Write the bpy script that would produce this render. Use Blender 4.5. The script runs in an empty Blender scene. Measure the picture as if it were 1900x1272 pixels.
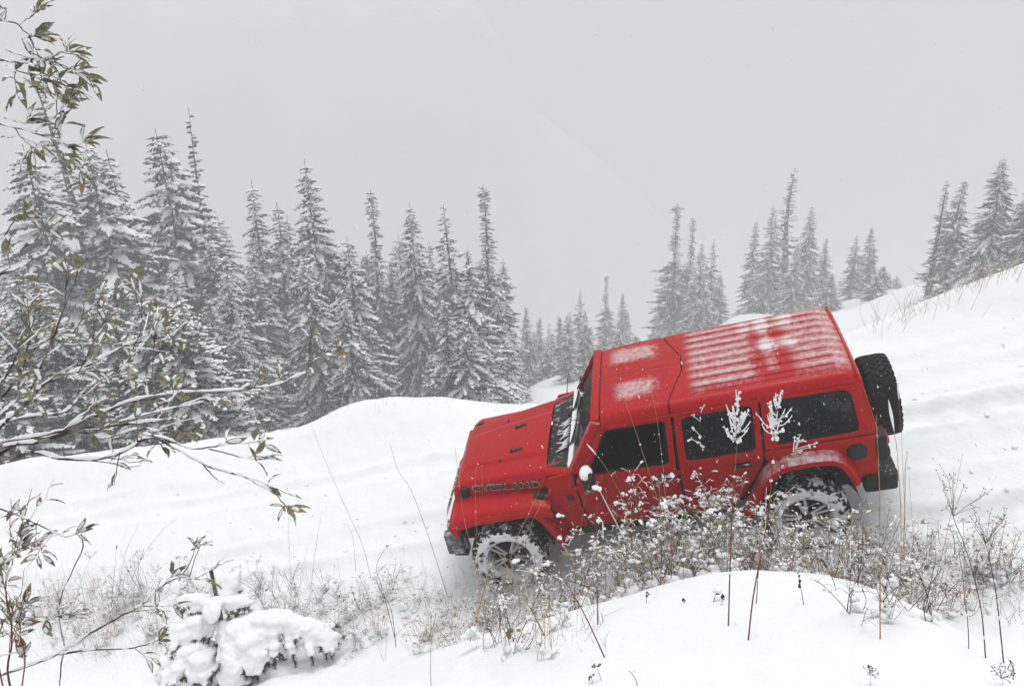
import bpy, bmesh, math, random
import numpy as np
from mathutils import Matrix, Vector, noise as mnoise
random.seed(7); rng = np.random.default_rng(7)
S = bpy.context.scene
COL = S.collection
R_ = math.radians
F_PX = 1500.0                                   # focal length in pixels of the 1900 px wide photograph

# ------------------------------------------------------------------ camera, sky, sun, exposure
CAMM = np.array([[0.9994, -0.0349, 0.0], [-0.0131, -0.3744, 0.9272], [-0.0324, -0.9266, -0.3746]])  # world from camera (x right, y down, z forward)
cam_d = bpy.data.cameras.new('camera'); cam = bpy.data.objects.new('camera', cam_d); COL.objects.link(cam)
cam_d.sensor_width = 36.0; cam_d.lens = F_PX / 1900 * 36.0
cam_d.clip_start = 0.05; cam_d.clip_end = 3000
cam.matrix_world = Matrix([[CAMM[i][0], -CAMM[i][1], -CAMM[i][2], 0] for i in range(3)] + [[0, 0, 0, 1]])
S.camera = cam
SUN_EL, SUN_AZ = 76, 15                        # high, behind the cloud
world = bpy.data.worlds.new('World'); S.world = world; world.use_nodes = True
wn = world.node_tree; bg = wn.nodes['Background']
sky = wn.nodes.new('ShaderNodeTexSky'); sky.sky_type = 'NISHITA'; sky.sun_disc = False
sky.sun_elevation = R_(SUN_EL); sky.sun_rotation = R_(SUN_AZ); sky.dust_density = 4; sky.air_density = 1.0; sky.ozone_density = 1.0
hs = wn.nodes.new('ShaderNodeHueSaturation'); hs.inputs['Saturation'].default_value = 0.06
wn.links.new(sky.outputs[0], hs.inputs['Color']); wn.links.new(hs.outputs[0], bg.inputs['Color'])
bg.inputs['Strength'].default_value = 0.15
sun_d = bpy.data.lights.new('sun', 'SUN'); sun_d.energy = 1.0; sun_d.angle = R_(40); sun_d.color = (1, 0.98, 0.95)
sun = bpy.data.objects.new('sun', sun_d); COL.objects.link(sun)
sun.rotation_euler = (R_(90 - SUN_EL), 0, R_(180 - SUN_AZ))
S.view_settings.view_transform = 'Standard'; S.view_settings.look = 'None'
S.view_settings.gamma = 1; S.view_settings.use_curve_mapping = False
S.view_settings.exposure = -0.02
S.cycles.max_bounces = 8; S.cycles.diffuse_bounces = 4; S.cycles.glossy_bounces = 3; S.cycles.transmission_bounces = 6
S.cycles.volume_bounces = 3; S.cycles.transparent_max_bounces = 16
S.cycles.use_denoising = True
HAZE = 0.0049

# ------------------------------------------------------------------ helpers
def pix_ray(u, v):
    return CAMM @ np.array([(u - 950) / F_PX, (v - 636) / F_PX, 1.0])
def at(u, v, depth):
    """world point seen at photo pixel (u, v) at a depth along the optical axis"""
    return pix_ray(u, v) * depth

def link(name, me, parent=None, mats=()):
    o = bpy.data.objects.new(name, me); COL.objects.link(o)
    for m in mats:
        if m.name not in [x.name for x in me.materials if x]: me.materials.append(m)
    if parent is not None: o.parent = parent
    return o
def mesh_np(name, V, Fq=None, mi=None, smooth=True):
    """fast mesh from arrays: V (n,3), Fq (m,k) with k = 3 or 4, or a list of such arrays"""
    me = bpy.data.meshes.new(name)
    V = np.asarray(V, np.float32)
    Fl = Fq if isinstance(Fq, list) else [Fq]
    Fl = [np.asarray(f, np.int32) for f in Fl if f is not None and len(f)]
    me.vertices.add(len(V)); me.vertices.foreach_set('co', V.ravel())
    loops = np.concatenate([f.ravel() for f in Fl]); n = sum(len(f) for f in Fl)
    tot = np.concatenate([np.full(len(f), f.shape[1], np.int32) for f in Fl])
    st = np.concatenate([[0], np.cumsum(tot)[:-1]]).astype(np.int32)
    me.loops.add(len(loops)); me.loops.foreach_set('vertex_index', loops)
    me.polygons.add(n); me.polygons.foreach_set('loop_start', st); me.polygons.foreach_set('loop_total', tot)
    if mi is not None: me.polygons.foreach_set('material_index', np.asarray(mi, np.int32))
    me.polygons.foreach_set('use_smooth', np.full(n, smooth, bool))
    me.update(calc_edges=True); me.validate()
    return me
def tag(o, label=None, cat=None, group=None, kind=None):
    if label: o['label'] = label
    if cat: o['category'] = cat
    if group: o['group'] = group
    if kind: o['kind'] = kind
    return o
def empty(name, loc=(0, 0, 0)):
    o = bpy.data.objects.new(name, None); COL.objects.link(o); o.location = loc; o.empty_display_size = 0.2
    return o
def copy_tree(o, parent=None):
    c = o.copy(); COL.objects.link(c)
    if parent is not None: c.parent = parent
    for ch in o.children: copy_tree(ch, c)
    return c
def bake(o):
    """apply the object's modifiers into its mesh"""
    dg = bpy.context.evaluated_depsgraph_get(); dg.update()
    me = bpy.data.meshes.new_from_object(o.evaluated_get(dg))
    old = o.data; o.modifiers.clear(); o.data = me; bpy.data.meshes.remove(old)
    return o
class Tubes:
    """collects tubes along polylines (vectorised rings) into one mesh"""
    def __init__(s): s.V = []; s.F = []; s.M = []; s.n = 0
    def tube(s, pts, rad, k=5, mi=0, squash=None):
        P = np.asarray(pts, float); n = len(P)
        rad = np.broadcast_to(np.asarray(rad, float), (n,)) if np.ndim(rad) == 0 else np.asarray(rad, float)
        T = np.gradient(P, axis=0); T /= np.linalg.norm(T, axis=1)[:, None] + 1e-12
        ref = np.array([0, 0, 1.0]) if abs(T[0][2]) < .9 else np.array([1.0, 0, 0])
        A = np.cross(T, ref); A /= np.linalg.norm(A, axis=1)[:, None] + 1e-12
        Bn = np.cross(A, T)
        th = np.linspace(0, 2 * np.pi, k, endpoint=False)
        V = P[:, None] + rad[:, None, None] * (np.cos(th)[None, :, None] * A[:, None] + np.sin(th)[None, :, None] * Bn[:, None])
        i = np.arange(n - 1)[:, None] * k; j = np.arange(k)[None]; j2 = (j + 1) % k
        f = np.stack([i + j, i + j2, i + k + j2, i + k + j], -1).reshape(-1, 4) + s.n
        s.V.append(V.reshape(-1, 3)); s.F.append(f); s.M.append(np.full(len(f), mi)); s.n += n * k
    def add(s, V, F, mi=0):
        F = np.asarray(F)
        if F.shape[1] == 3: F = np.concatenate([F, F[:, 2:]], 1)
        s.V.append(np.asarray(V)); s.F.append(F + s.n); s.M.append(np.full(len(F), mi)); s.n += len(V)
    def mesh(s, name, smooth=True):
        V = np.concatenate(s.V); F = np.concatenate(s.F); M = np.concatenate(s.M)
        tri = F[:, 2] == F[:, 3]
        return mesh_np(name, V, [F[~tri], F[tri][:, :3]], np.concatenate([M[~tri], M[tri]]), smooth)
_ico = None
def ico():
    global _ico
    if _ico is None:
        b = bmesh.new(); bmesh.ops.create_icosphere(b, subdivisions=1, radius=1)
        _ico = (np.array([v.co[:] for v in b.verts]), np.array([[v.index for v in f.verts] for f in b.faces])); b.free()
        b = bmesh.new(); bmesh.ops.create_icosphere(b, subdivisions=2, radius=1)
        _ico += (np.array([v.co[:] for v in b.verts]), np.array([[v.index for v in f.verts] for f in b.faces])); b.free()
    return _ico
def blob(T, c, r, mi=0, fine=False, rnd=.25, seedr=None):
    g = ico(); V, F = (g[2], g[3]) if fine else (g[0], g[1])
    q = seedr or rng
    V = V * (1 + rnd * (q.random((len(V), 1)) - .5)) * np.asarray(r)
    T.add(V + np.asarray(c), F, mi)
def smooth_line(pts, n):
    """Catmull-Rom through pts, n points"""
    P = np.asarray(pts, float)
    if len(P) == 2: return P[0] + (P[1] - P[0]) * np.linspace(0, 1, n)[:, None]
    Q = np.concatenate([[2 * P[0] - P[1]], P, [2 * P[-1] - P[-2]]])
    t = np.linspace(0, len(P) - 1 - 1e-9, n); i = t.astype(int); f = (t - i)[:, None]
    a, b, c, d = Q[i], Q[i + 1], Q[i + 2], Q[i + 3]
    return .5 * (2 * b + (c - a) * f + (2 * a - 5 * b + 4 * c - d) * f ** 2 + (3 * b - a - 3 * c + d) * f ** 3)

# ------------------------------------------------------------------ materials
def mat(name, col=(.5, .5, .5), rough=.6, metal=0, spec=.5, coat=0):
    m = bpy.data.materials.new(name); m.use_nodes = True
    b = m.node_tree.nodes['Principled BSDF']
    b.inputs['Base Color'].default_value = (*col, 1); b.inputs['Roughness'].default_value = rough
    b.inputs['Metallic'].default_value = metal; b.inputs['Specular IOR Level'].default_value = spec
    b.inputs['Coat Weight'].default_value = coat
    return m
def nd(m, t, **kw):
    n = m.node_tree.nodes.new(t)
    for k, v in kw.items():
        if k in n.inputs: n.inputs[k].default_value = v
        else: setattr(n, k, v)
    return n
def lk(m, a, b): m.node_tree.links.new(a, b)
def bsdf(m): return m.node_tree.nodes['Principled BSDF']
def math_(m, op, a, b=None, clamp=False):
    n = nd(m, 'ShaderNodeMath', operation=op); n.use_clamp = clamp
    for i, x in enumerate((a, b)):
        if x is None: continue
        if hasattr(x, 'links'): lk(m, x, n.inputs[i])
        else: n.inputs[i].default_value = x
    return n.outputs[0]
def ramp(m, fac, lo, hi):
    n = nd(m, 'ShaderNodeMapRange'); n.interpolation_type = 'SMOOTHSTEP'; n.clamp = True
    lk(m, fac, n.inputs['Value']); n.inputs['From Min'].default_value = lo; n.inputs['From Max'].default_value = hi
    return n.outputs['Result']
def mixc(m, fac, a, b):
    n = nd(m, 'ShaderNodeMix'); n.data_type = 'RGBA'
    if hasattr(fac, 'links'): lk(m, fac, n.inputs[0])
    else: n.inputs[0].default_value = fac
    for i, x in ((6, a), (7, b)):
        if hasattr(x, 'links'): lk(m, x, n.inputs[i])
        else: n.inputs[i].default_value = (*x, 1)
    return n.outputs[2]
def noise_(m, scale, detail=3, rough=.55, coord='Object', vec=None):
    n = nd(m, 'ShaderNodeTexNoise'); n.inputs['Scale'].default_value = scale
    n.inputs['Detail'].default_value = detail; n.inputs['Roughness'].default_value = rough
    if vec is None:
        tc = nd(m, 'ShaderNodeTexCoord'); vec = tc.outputs[coord]
    lk(m, vec, n.inputs['Vector'])
    return n.outputs['Fac']
def bump(m, h, strength, dist):
    n = nd(m, 'ShaderNodeBump'); n.inputs['Strength'].default_value = strength; n.inputs['Distance'].default_value = dist
    lk(m, h, n.inputs['Height']); lk(m, n.outputs[0], bsdf(m).inputs['Normal'])
SNOW = (.86, .87, .885)
M = {}
m = M['snow'] = mat('snow', SNOW, .75, spec=.25)
bump(m, noise_(m, 60, 4, .6), .35, .006)
m = M['snow_ground'] = mat('snow_ground', SNOW, .8, spec=.2)
h1 = noise_(m, 9, 5, .6); h2 = noise_(m, 90, 3, .6)
bump(m, math_(m, 'ADD', h1, math_(m, 'MULTIPLY', h2, .25)), .55, .03)
m = M['needle'] = mat('needle', (.03, .042, .03), .8, spec=.15)
lk(m, mixc(m, ramp(m, noise_(m, 3.5, 4), .50, .72), (.024, .031, .024), (.32, .33, .33)), bsdf(m).inputs['Base Color'])
m = M['bark'] = mat('bark', (.07, .06, .052), .9, spec=.2)
lk(m, mixc(m, ramp(m, noise_(m, 6, 5), .52, .68), (.055, .046, .04), (.5, .5, .5)), bsdf(m).inputs['Base Color'])
M['snow_clump'] = mat('snow_clump', SNOW, .8, spec=.2)

# ------------------------------------------------------------------ the car's pose, the road plane, the terrain
CARR = np.array([[-0.9573, -0.1345, -0.2557], [0.1648, -0.9811, -0.1009], [-0.2373, -0.1388, 0.9615]])   # world from car (x forward, y left, z up)
CART = np.array([0.1251, 7.9702, -5.5422])      # ground point under the front axle
AH = np.array([-0.9855, 0.1697]); BH = np.array([0.1697, 0.9855]); GA, GB = -0.24433, 0.14856
def to_ab(x, y):
    dx, dy = x - CART[0], y - CART[1]
    return dx * AH[0] + dy * AH[1], dx * BH[0] + dy * BH[1]
def from_ab(a, b):
    return CART[0] + a * AH[0] + b * BH[0], CART[1] + a * AH[1] + b * BH[1]
# heights above the road plane at stations along the road (a) and across it (b)
_b = [-30, -12, -8, -6, -5, -4.2, -3.6, -3, -2.4, -1.8, -1.3, -1.0, 1.0, 1.9, 2.5, 3.0, 3.4, 4.0]
_t = {
 30:  [6, 4.5, 3.6, 2.7, 2.1, 1.6, 1.2, .85, .5, .2, .05, 0, 0, -.05, .05, .4, .3, -.2],
 10.5:[7, 5.0, 4.1, 3.0, 2.3, 1.75, 1.3, .85, .45, .15, .02, 0, 0, -.05, .02, .22, .21, -.12],
 7.6: [8, 5.6, 4.3, 3.1, 2.35, 1.7, 1.25, .82, .42, .13, .02, 0, 0, -.05, .0, .1, .06, -.3],
 5.2: [8.5, 6, 4.5, 3.15, 2.4, 1.7, 1.2, .78, .42, .13, .02, 0, 0, -.06, -.08, -.03, -.12, -.5],
 4.3: [8.5, 6.1, 4.6, 3.2, 2.4, 1.7, 1.2, .78, .42, .13, .02, 0, 0, -.06, -.08, -.02, -.12, -.5],
 3.5: [8.5, 6.2, 4.6, 3.2, 2.45, 1.72, 1.22, .8, .42, .13, .02, 0, 0, -.08, -.06, .16, .1, -.3],
 2.6: [8.5, 6.2, 4.65, 3.25, 2.5, 1.8, 1.28, .84, .44, .14, .02, 0, 0, -.1, -.08, .12, .06, -.35],
 1.4: [8.5, 6.2, 4.7, 3.3, 2.6, 2.0, 1.5, 1.0, .52, .17, .02, 0, 0, -.1, -.14, -.14, -.22, -.6],
 .4:  [8.5, 6.2, 4.7, 3.35, 2.75, 2.25, 1.82, 1.32, .72, .26, .03, 0, 0, -.1, -.2, -.45, -.55, -.9],
 -.6: [8.5, 6.2, 4.7, 3.4, 2.9, 2.5, 2.14, 1.64, 1.0, .38, .04, 0, 0, -.1, -.22, -.5, -.62, -1],
 -1.8:[8.5, 6.2, 4.7, 3.45, 3.0, 2.65, 2.34, 1.9, 1.22, .46, .05, 0, 0, -.1, -.22, -.5, -.62, -1],
 -2.5:[8.5, 6.2, 4.7, 3.45, 2.98, 2.58, 2.24, 1.78, 1.12, .42, .05, 0, 0, -.1, -.2, -.48, -.58, -.95],
 -3.1:[8.5, 6.2, 4.65, 3.4, 2.85, 2.3, 1.84, 1.34, .78, .3, .04, 0, 0, -.1, -.2, -.4, -.5, -.9],
 -3.7:[8.5, 6.2, 4.6, 3.3, 2.6, 1.85, 1.3, .82, .42, .16, .02, 0, 0, -.1, -.15, -.32, -.42, -.8],
 -4.3:[8.5, 6.1, 4.55, 3.2, 2.4, 1.55, 1.0, .58, .28, .1, .01, 0, 0, -.06, -.1, -.18, -.24, -.6],
 -5.2:[8.5, 6, 4.5, 3.1, 2.3, 1.45, .95, .5, .22, .08, .01, 0, .02, .0, 0, .02, .0, -.4],
 -6.3:[8.5, 6, 4.5, 3.1, 2.3, 1.5, 1.0, .55, .25, .1, .02, 0, .03, .05, .12, .24, .24, -.1],
 -8:  [8.5, 6, 4.5, 3.1, 2.3, 1.6, 1.1, .6, .3, .12, .03, 0, .04, .12, .35, .7, .8, .5],
 -12: [8.5, 6, 4.5, 3.1, 2.3, 1.6, 1.1, .6, .3, .12, .03, 0, .05, .3, .9, 1.6, 1.9, 1.8],
 -30: [8.5, 6, 4.5, 3.1, 2.3, 1.6, 1.1, .6, .3, .12, .03, 0, .05, .3, 1.2, 2.2, 2.8, 3.0],
}
_ak = sorted(_t); _tab = np.array([_t[k] for k in _ak])
GA_ = np.arange(-31, 31.01, .08); GB_ = np.arange(-31, 4.81, .08)
_row = np.array([np.interp(GB_, _b + [4.8], list(r) + [r[-1] - .75]) for r in _tab])
HG = np.array([np.interp(GA_, _ak, _row[:, j]) for j in range(len(GB_))]).T
def _blur(A, s, ax):
    k = np.exp(-.5 * (np.arange(-3 * int(s + 1), 3 * int(s + 1) + 1) / s) ** 2); k /= k.sum(); p = len(k) // 2
    B = np.pad(A, [(p, p) if i == ax else (0, 0) for i in range(2)], 'reflect', reflect_type='odd')
    return np.apply_along_axis(lambda v: np.convolve(v, k, 'valid'), ax, B)
HG = _blur(_blur(HG, 3.4, 0), 2.0, 1)
def hrel(a, b):
    i = np.clip((a - GA_[0]) / .08, 0, len(GA_) - 1.001); j = np.clip((b - GB_[0]) / .08, 0, len(GB_) - 1.001)
    i0 = i.astype(int); j0 = j.astype(int); fi = i - i0; fj = j - j0
    return (HG[i0, j0] * (1 - fi) * (1 - fj) + HG[i0 + 1, j0] * fi * (1 - fj) + HG[i0, j0 + 1] * (1 - fi) * fj + HG[i0 + 1, j0 + 1] * fi * fj)
_perm = rng.permutation(4096)
def vnoise(x, y, sc, seed=0):
    x = x * sc + 17.3 * seed + 1000; y = y * sc - 9.1 * seed + 1000
    xi = np.floor(x).astype(int); yi = np.floor(y).astype(int); fx = x - xi; fy = y - yi
    fx = fx * fx * (3 - 2 * fx); fy = fy * fy * (3 - 2 * fy)
    h = lambda i, j: _perm[(_perm[i % 4096] + j) % 4096] / 4096.0
    return (h(xi, yi) * (1 - fx) + h(xi + 1, yi) * fx) * (1 - fy) + (h(xi, yi + 1) * (1 - fx) + h(xi + 1, yi + 1) * fx) * fy - .5
def sstep(x, lo, hi):
    t = np.clip((x - lo) / (hi - lo), 0, 1); return t * t * (3 - 2 * t)
def ground(x, y, fine=True):
    """height of the snow surface, world z"""
    x = np.asarray(x, float); y = np.asarray(y, float)
    a, b = to_ab(x, y)
    al = np.clip(a, -30, 30)
    zr = CART[2] + GA * al + GB * np.clip(b, -12, 4.3) + hrel(al, np.minimum(b, 4.3))
    d = np.maximum(b - 4.0, 0)
    zr = zr - np.where(d < 16, .62 * d, 9.92 + .40 * (d - 16)) + np.where(d > 250, .40 * (d - 250), 0) + np.where(d > 430, .45 * (d - 430), 0)
    # a pale spur of the far slope, falling to the right across the valley
    zs = np.interp(x, [-420, -60, -12, 0, 11, 38, 66, 92, 112], [20, 16, 8, -12, -34, -58, -82, -108, -130])
    if fine and np.max(y) > 150:
        zr = np.maximum(zr, -130 + (zs + 130) * np.exp(-((y - 345) / 85) ** 2) + vnoise(x, y, .03, 13) * 6 + vnoise(x, y, .09, 14) * 3)
    zr = np.where(zr > 8, 8 + 9 * np.tanh((zr - 8) / 9), zr)
    if fine:
        near = np.exp(-np.maximum(b - 4, 0) / 40)
        w = sstep(np.abs(b + .0), 1.2, 2.2)
        zr = zr + (vnoise(x, y, .9, 1) * .11 + vnoise(x, y, 2.3, 2) * .06) * w
        zr = zr + (vnoise(x, y, 6, 3) * .020 + vnoise(x, y, 15, 4) * .008) * (1 - .55 * sstep(-b, 1.5, 2.6))
        bank = sstep(-b, 1.3, 2.0)
        zr = zr + bank * (np.abs(vnoise(x, y, 3.1, 7)) * .03)
        # tyre ruts: the car's own behind it, and two older pairs
        wob = vnoise(a, a * 0, .35, 5) * .25
        def rut(c, wd, dp, m):
            q = np.abs(b - c - wob) / wd
            return m * (-dp * np.exp(-q ** 4) + dp * .45 * np.exp(-((q - 1.35) / .35) ** 2))
        zr = zr + .045 * (1 - sstep(np.abs(b), 1.25, 1.6))
        own = sstep(-a, 3.2, 3.6) + .35 * sstep(-a, .3, .6) * (1 - sstep(-a, 3.0, 3.5))
        zr = zr + rut(-.80, .17, .10, own * (1 + .9 * vnoise(x, y, 5, 11))) + rut(.80, .17, .10, own * (1 + .9 * vnoise(x, y, 5, 12)))
        old = .7 + vnoise(a, b, 1.5, 6)
        zr = zr + rut(1.55, .2, .05, old) + rut(.15, .2, .04, old) + rut(-.35, .16, .04, old * sstep(a, .5, 2.5)) + rut(2.0, .16, .025, old)
        zr = zr + np.where(d > 6, (vnoise(x, y, .06, 8) * 6 + vnoise(x, y, .15, 9) * 2) * sstep(d, 6, 40), 0)
    return zr
def gz(x, y): return float(ground(np.array([x]), np.array([y]))[0])
def hit(u, v, kmax=60):
    """where the sight line through photo pixel (u, v) first meets the snow"""
    d = pix_ray(u, v); k = np.linspace(.8, kmax, 6000)
    P = d[None] * k[:, None]; below = P[:, 2] < ground(P[:, 0], P[:, 1])
    i = int(np.argmax(below)) if below.any() else len(k) - 1
    return P[i]

def build_ground():
    th = np.concatenate([np.linspace(-180, -48, 60, endpoint=False), np.linspace(-48, 48, 620), np.linspace(48, 180, 61)[1:]])
    th = R_(1) * th[:-1] if abs(th[-1] - 180) < 1e-6 else R_(1) * th
    rr = np.concatenate([[0.05, .4, .8, 1.1], np.geomspace(1.4, 18, 420), np.geomspace(18.4, 900, 130)])
    Tn, Rn = len(th), len(rr)
    TT, RR = np.meshgrid(th, rr, indexing='ij')
    x = RR * np.sin(TT); y = RR * np.cos(TT); z = ground(x, y)
    V = np.stack([x, y, z], -1).reshape(-1, 3)
    i = np.arange(Tn)[:, None]; j = np.arange(Rn - 1)[None]
    i2 = (i + 1) % Tn
    F = np.stack([i * Rn + j, i * Rn + j + 1, i2 * Rn + j + 1, i2 * Rn + j], -1).reshape(-1, 4)
    V = np.concatenate([V, [[0, 0, gz(0, 0)]]]); c = len(V) - 1
    ic = np.arange(Tn); tri = np.stack([ic * Rn, ((ic + 1) % Tn) * Rn, np.full(Tn, c)], -1)
    o = link('snow_ground', mesh_np('snow_ground', V, [F[:, ::-1], tri]), None, [M['snow_ground']])
    bm = bmesh.new(); bm.from_mesh(o.data); bmesh.ops.recalc_face_normals(bm, faces=bm.faces)
    if sum(f.normal.z for f in bm.faces) < 0: bmesh.ops.reverse_faces(bm, faces=bm.faces)
    bm.to_mesh(o.data); bm.free()
    tag(o, kind='structure')
    return o, z.min()
GROUND, ZMIN = build_ground()
def build_haze():
    b = bmesh.new(); bmesh.ops.create_cube(b, size=1)
    bmesh.ops.scale(b, verts=b.verts, vec=(1900, 1900, 24 - (ZMIN - 1)))
    me = bpy.data.meshes.new('haze'); b.to_mesh(me); b.free()
    m = bpy.data.materials.new('haze_air'); m.use_nodes = True; t = m.node_tree; t.nodes.clear()
    out = t.nodes.new('ShaderNodeOutputMaterial'); pv = t.nodes.new('ShaderNodeVolumePrincipled')
    pv.inputs['Color'].default_value = (.818, .823, .832, 1); pv.inputs['Density'].default_value = HAZE; pv.inputs['Anisotropy'].default_value = 0.0
    t.links.new(pv.outputs[0], out.inputs['Volume'])
    o = link('haze', me, None, [m]); o.location = (0, 0, (24 + ZMIN - 1) / 2)
    tag(o, kind='stuff')
    return o

# ------------------------------------------------------------------ the red off-roader (car coordinates: x forward from the front axle, y to its left, z up)
def red_paint(name, dust_lo, dust_hi, roof=False):
    m = mat(name, (.40, .001, .004), .36, spec=.12, coat=.10)
    b = bsdf(m); b.inputs['Coat Roughness'].default_value = .12
    tc = nd(m, 'ShaderNodeTexCoord'); sx = nd(m, 'ShaderNodeSeparateXYZ'); lk(m, tc.outputs['Normal'], sx.inputs[0])
    up = ramp(m, sx.outputs[2], .35, .95)
    n1 = noise_(m, 4, 3, .6); n2 = noise_(m, 160, 2, .7); n3 = noise_(m, 22, 3, .6)
    dust = math_(m, 'ADD', math_(m, 'MULTIPLY', n1, .7), math_(m, 'ADD', math_(m, 'MULTIPLY', n2, .45), math_(m, 'MULTIPLY', n3, .3)))
    f = math_(m, 'MULTIPLY', ramp(m, dust, dust_lo, dust_hi), up)
    # fine flakes stuck to every face
    f2 = math_(m, 'MULTIPLY', ramp(m, noise_(m, 75, 1, .5), .72, .78), .3)
    if roof:
        p = nd(m, 'ShaderNodeSeparateXYZ'); lk(m, tc.outputs['Object'], p.inputs[0])
        X, Y = p.outputs[0], p.outputs[1]
        wob = math_(m, 'MULTIPLY', math_(m, 'SUBTRACT', n3, .5), .16)
        Xw = math_(m, 'ADD', X, wob); Yw = math_(m, 'ADD', Y, math_(m, 'MULTIPLY', math_(m, 'SUBTRACT', n1, .5), .16))
        def box(x0, x1, y0, y1, s=.06):
            a = math_(m, 'MULTIPLY', ramp(m, Xw, x0 - s, x0 + s), ramp(m, Xw, x1 + s, x1 - s))
            c = math_(m, 'MULTIPLY', ramp(m, Yw, y0 - s, y0 + s), ramp(m, Yw, y1 + s, y1 - s))
            return math_(m, 'MULTIPLY', a, c)
        st = math_(m, 'SINE', math_(m, 'MULTIPLY', math_(m, 'ADD', Y, .02), 2 * math.pi / .138))
        stripe = math_(m, 'ADD', math_(m, 'MULTIPLY', st, .13), .58)
        fr = math_(m, 'MULTIPLY', math_(m, 'ADD', box(-1.86, -1.44, .16, .44, .09), box(-1.88, -1.38, -.54, -.20, .09)), .58)
        z1 = math_(m, 'MULTIPLY', math_(m, 'MULTIPLY', box(-2.82, -2.18, -.60, .54, .08), stripe), .95)
        z2 = math_(m, 'MULTIPLY', math_(m, 'MULTIPLY', box(-3.25, -2.76, -.62, -.30, .07), stripe), .8)
        z3 = math_(m, 'MULTIPLY', math_(m, 'MULTIPLY', box(-3.70, -3.14, -.72, .56, .12), math_(m, 'ADD', stripe, .18)), .72)
        z4 = math_(m, 'MULTIPLY', box(-3.22, -2.84, -.12, .06, .06), .5)
        z5 = math_(m, 'MULTIPLY', box(-3.02, -2.9, -.6, .45, .05), .5)
        al = math_(m, 'ADD', math_(m, 'ADD', fr, z1), math_(m, 'ADD', math_(m, 'ADD', z2, z3), math_(m, 'ADD', z4, z5)), clamp=True)
        g = math_(m, 'ADD', math_(m, 'MULTIPLY', n2, .55), math_(m, 'ADD', math_(m, 'MULTIPLY', n3, .45), .42))
        gr = math_(m, 'ADD', math_(m, 'ADD', al, math_(m, 'MULTIPLY', math_(m, 'SUBTRACT', n2, .5), 1.5)), math_(m, 'MULTIPLY', math_(m, 'SUBTRACT', n3, .5), .9))
        f = math_(m, 'ADD', math_(m, 'MULTIPLY', math_(m, 'MULTIPLY', ramp(m, gr, .12, 1.0), math_(m, 'ADD', .45, math_(m, 'MULTIPLY', al, .45))), ramp(m, sx.outputs[2], .6, .95)), math_(m, 'MULTIPLY', f, .35), clamp=True)
    tot = math_(m, 'MAXIMUM', f, f2)
    tot = math_(m, 'MINIMUM', tot, .82)
    lk(m, mixc(m, tot, (.40, .001, .004), (.84, .85, .87)), b.inputs['Base Color'])
    lk(m, math_(m, 'ADD', math_(m, 'MULTIPLY', tot, .5), .3), b.inputs['Roughness'])
    lk(m, math_(m, 'SUBTRACT', .10, math_(m, 'MULTIPLY', tot, .10), clamp=True), b.inputs['Coat Weight'])
    bump(m, math_(m, 'ADD', tot, math_(m, 'MULTIPLY', n2, .25)) if roof else n2, .5 if roof else .12, .006)
    return m
M['red'] = red_paint('red_paint', .92, 1.3)
M['red_dusty'] = red_paint('red_paint_dusted', .62, .95)
M['red_roof'] = red_paint('red_roof_paint', .85, 1.2, True)
def dusted(name, col, rough, lo, hi, up=True, scale=30, spec=.3):
    m = mat(name, col, rough, spec=spec)
    n = noise_(m, scale, 4, .65); f = ramp(m, n, lo, hi)
    if up:
        tc = nd(m, 'ShaderNodeTexCoord'); sx = nd(m, 'ShaderNodeSeparateXYZ'); lk(m, tc.outputs['Normal'], sx.inputs[0])
        f = math_(m, 'MULTIPLY', f, ramp(m, sx.outputs[2], .1, .9))
    lk(m, mixc(m, f, col, (.83, .84, .86)), bsdf(m).inputs['Base Color'])
    return m
M['black_plastic'] = dusted('black_plastic', (.012, .012, .013), .6, .60, .75)
M['black_dusty'] = dusted('black_plastic_dusted', (.02, .02, .021), .7, .56, .74, scale=14)
M['bumper_snow'] = dusted('snowy_bumper_plastic', (.09, .09, .092), .75, .44, .78, up=False, scale=12)
M['rubber'] = dusted('rubber', (.011, .011, .011), .8, .66, .74, up=False, scale=45)
M['rubber_snowy'] = dusted('snow_caked_rubber', (.012, .012, .012), .85, .36, .48, up=False, scale=9)
M['lug_rubber'] = dusted('tread_rubber', (.012, .012, .012), .85, .53, .60, up=False, scale=9)
M['alloy'] = mat('alloy', (.55, .56, .58), .35, metal=.85)
M['dark_metal'] = mat('dark_metal', (.02, .02, .022), .55, metal=.3)
M['seal'] = mat('seal_rubber', (.008, .008, .008), .7, spec=.2)
M['tint'] = mat('privacy_glass', (.006, .007, .008), .12, spec=.12)
for q_ in ('tint',):
    m = M[q_]; f_ = math_(m, 'MULTIPLY', ramp(m, noise_(m, 60, 1, .5), .69, .75), .4); f3 = math_(m, 'MULTIPLY', ramp(m, noise_(m, 3, 4, .6), .5, .8), .05)
    tot_ = math_(m, 'ADD', f_, f3, clamp=True); lk(m, mixc(m, tot_, (.006, .007, .008), (.8, .81, .83)), bsdf(m).inputs['Base Color']); lk(m, math_(m, 'ADD', .1, math_(m, 'MULTIPLY', tot_, 2.0), clamp=True), bsdf(m).inputs['Roughness'])
bump(M['tint'], noise_(M['tint'], 3, 2), .03, .01)
M['glass'] = mat('clear_glass', (.72, .78, .76), .05, spec=.4); bsdf(M['glass']).inputs['Transmission Weight'].default_value = 1; bsdf(M['glass']).inputs['IOR'].default_value = 1.05
M['tint_front'] = mat('tinted_front_glass', (.16, .17, .17), .05, spec=.2); bsdf(M['tint_front']).inputs['Transmission Weight'].default_value = 1; bsdf(M['tint_front']).inputs['IOR'].default_value = 1.05
M['amber'] = mat('amber_lens', (.75, .17, .01), .25)
M['red_lens'] = mat('red_lens', (.5, .01, .012), .2)
M['lamp_glass'] = mat('lamp_glass', (.75, .77, .8), .1, metal=.6)
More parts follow.
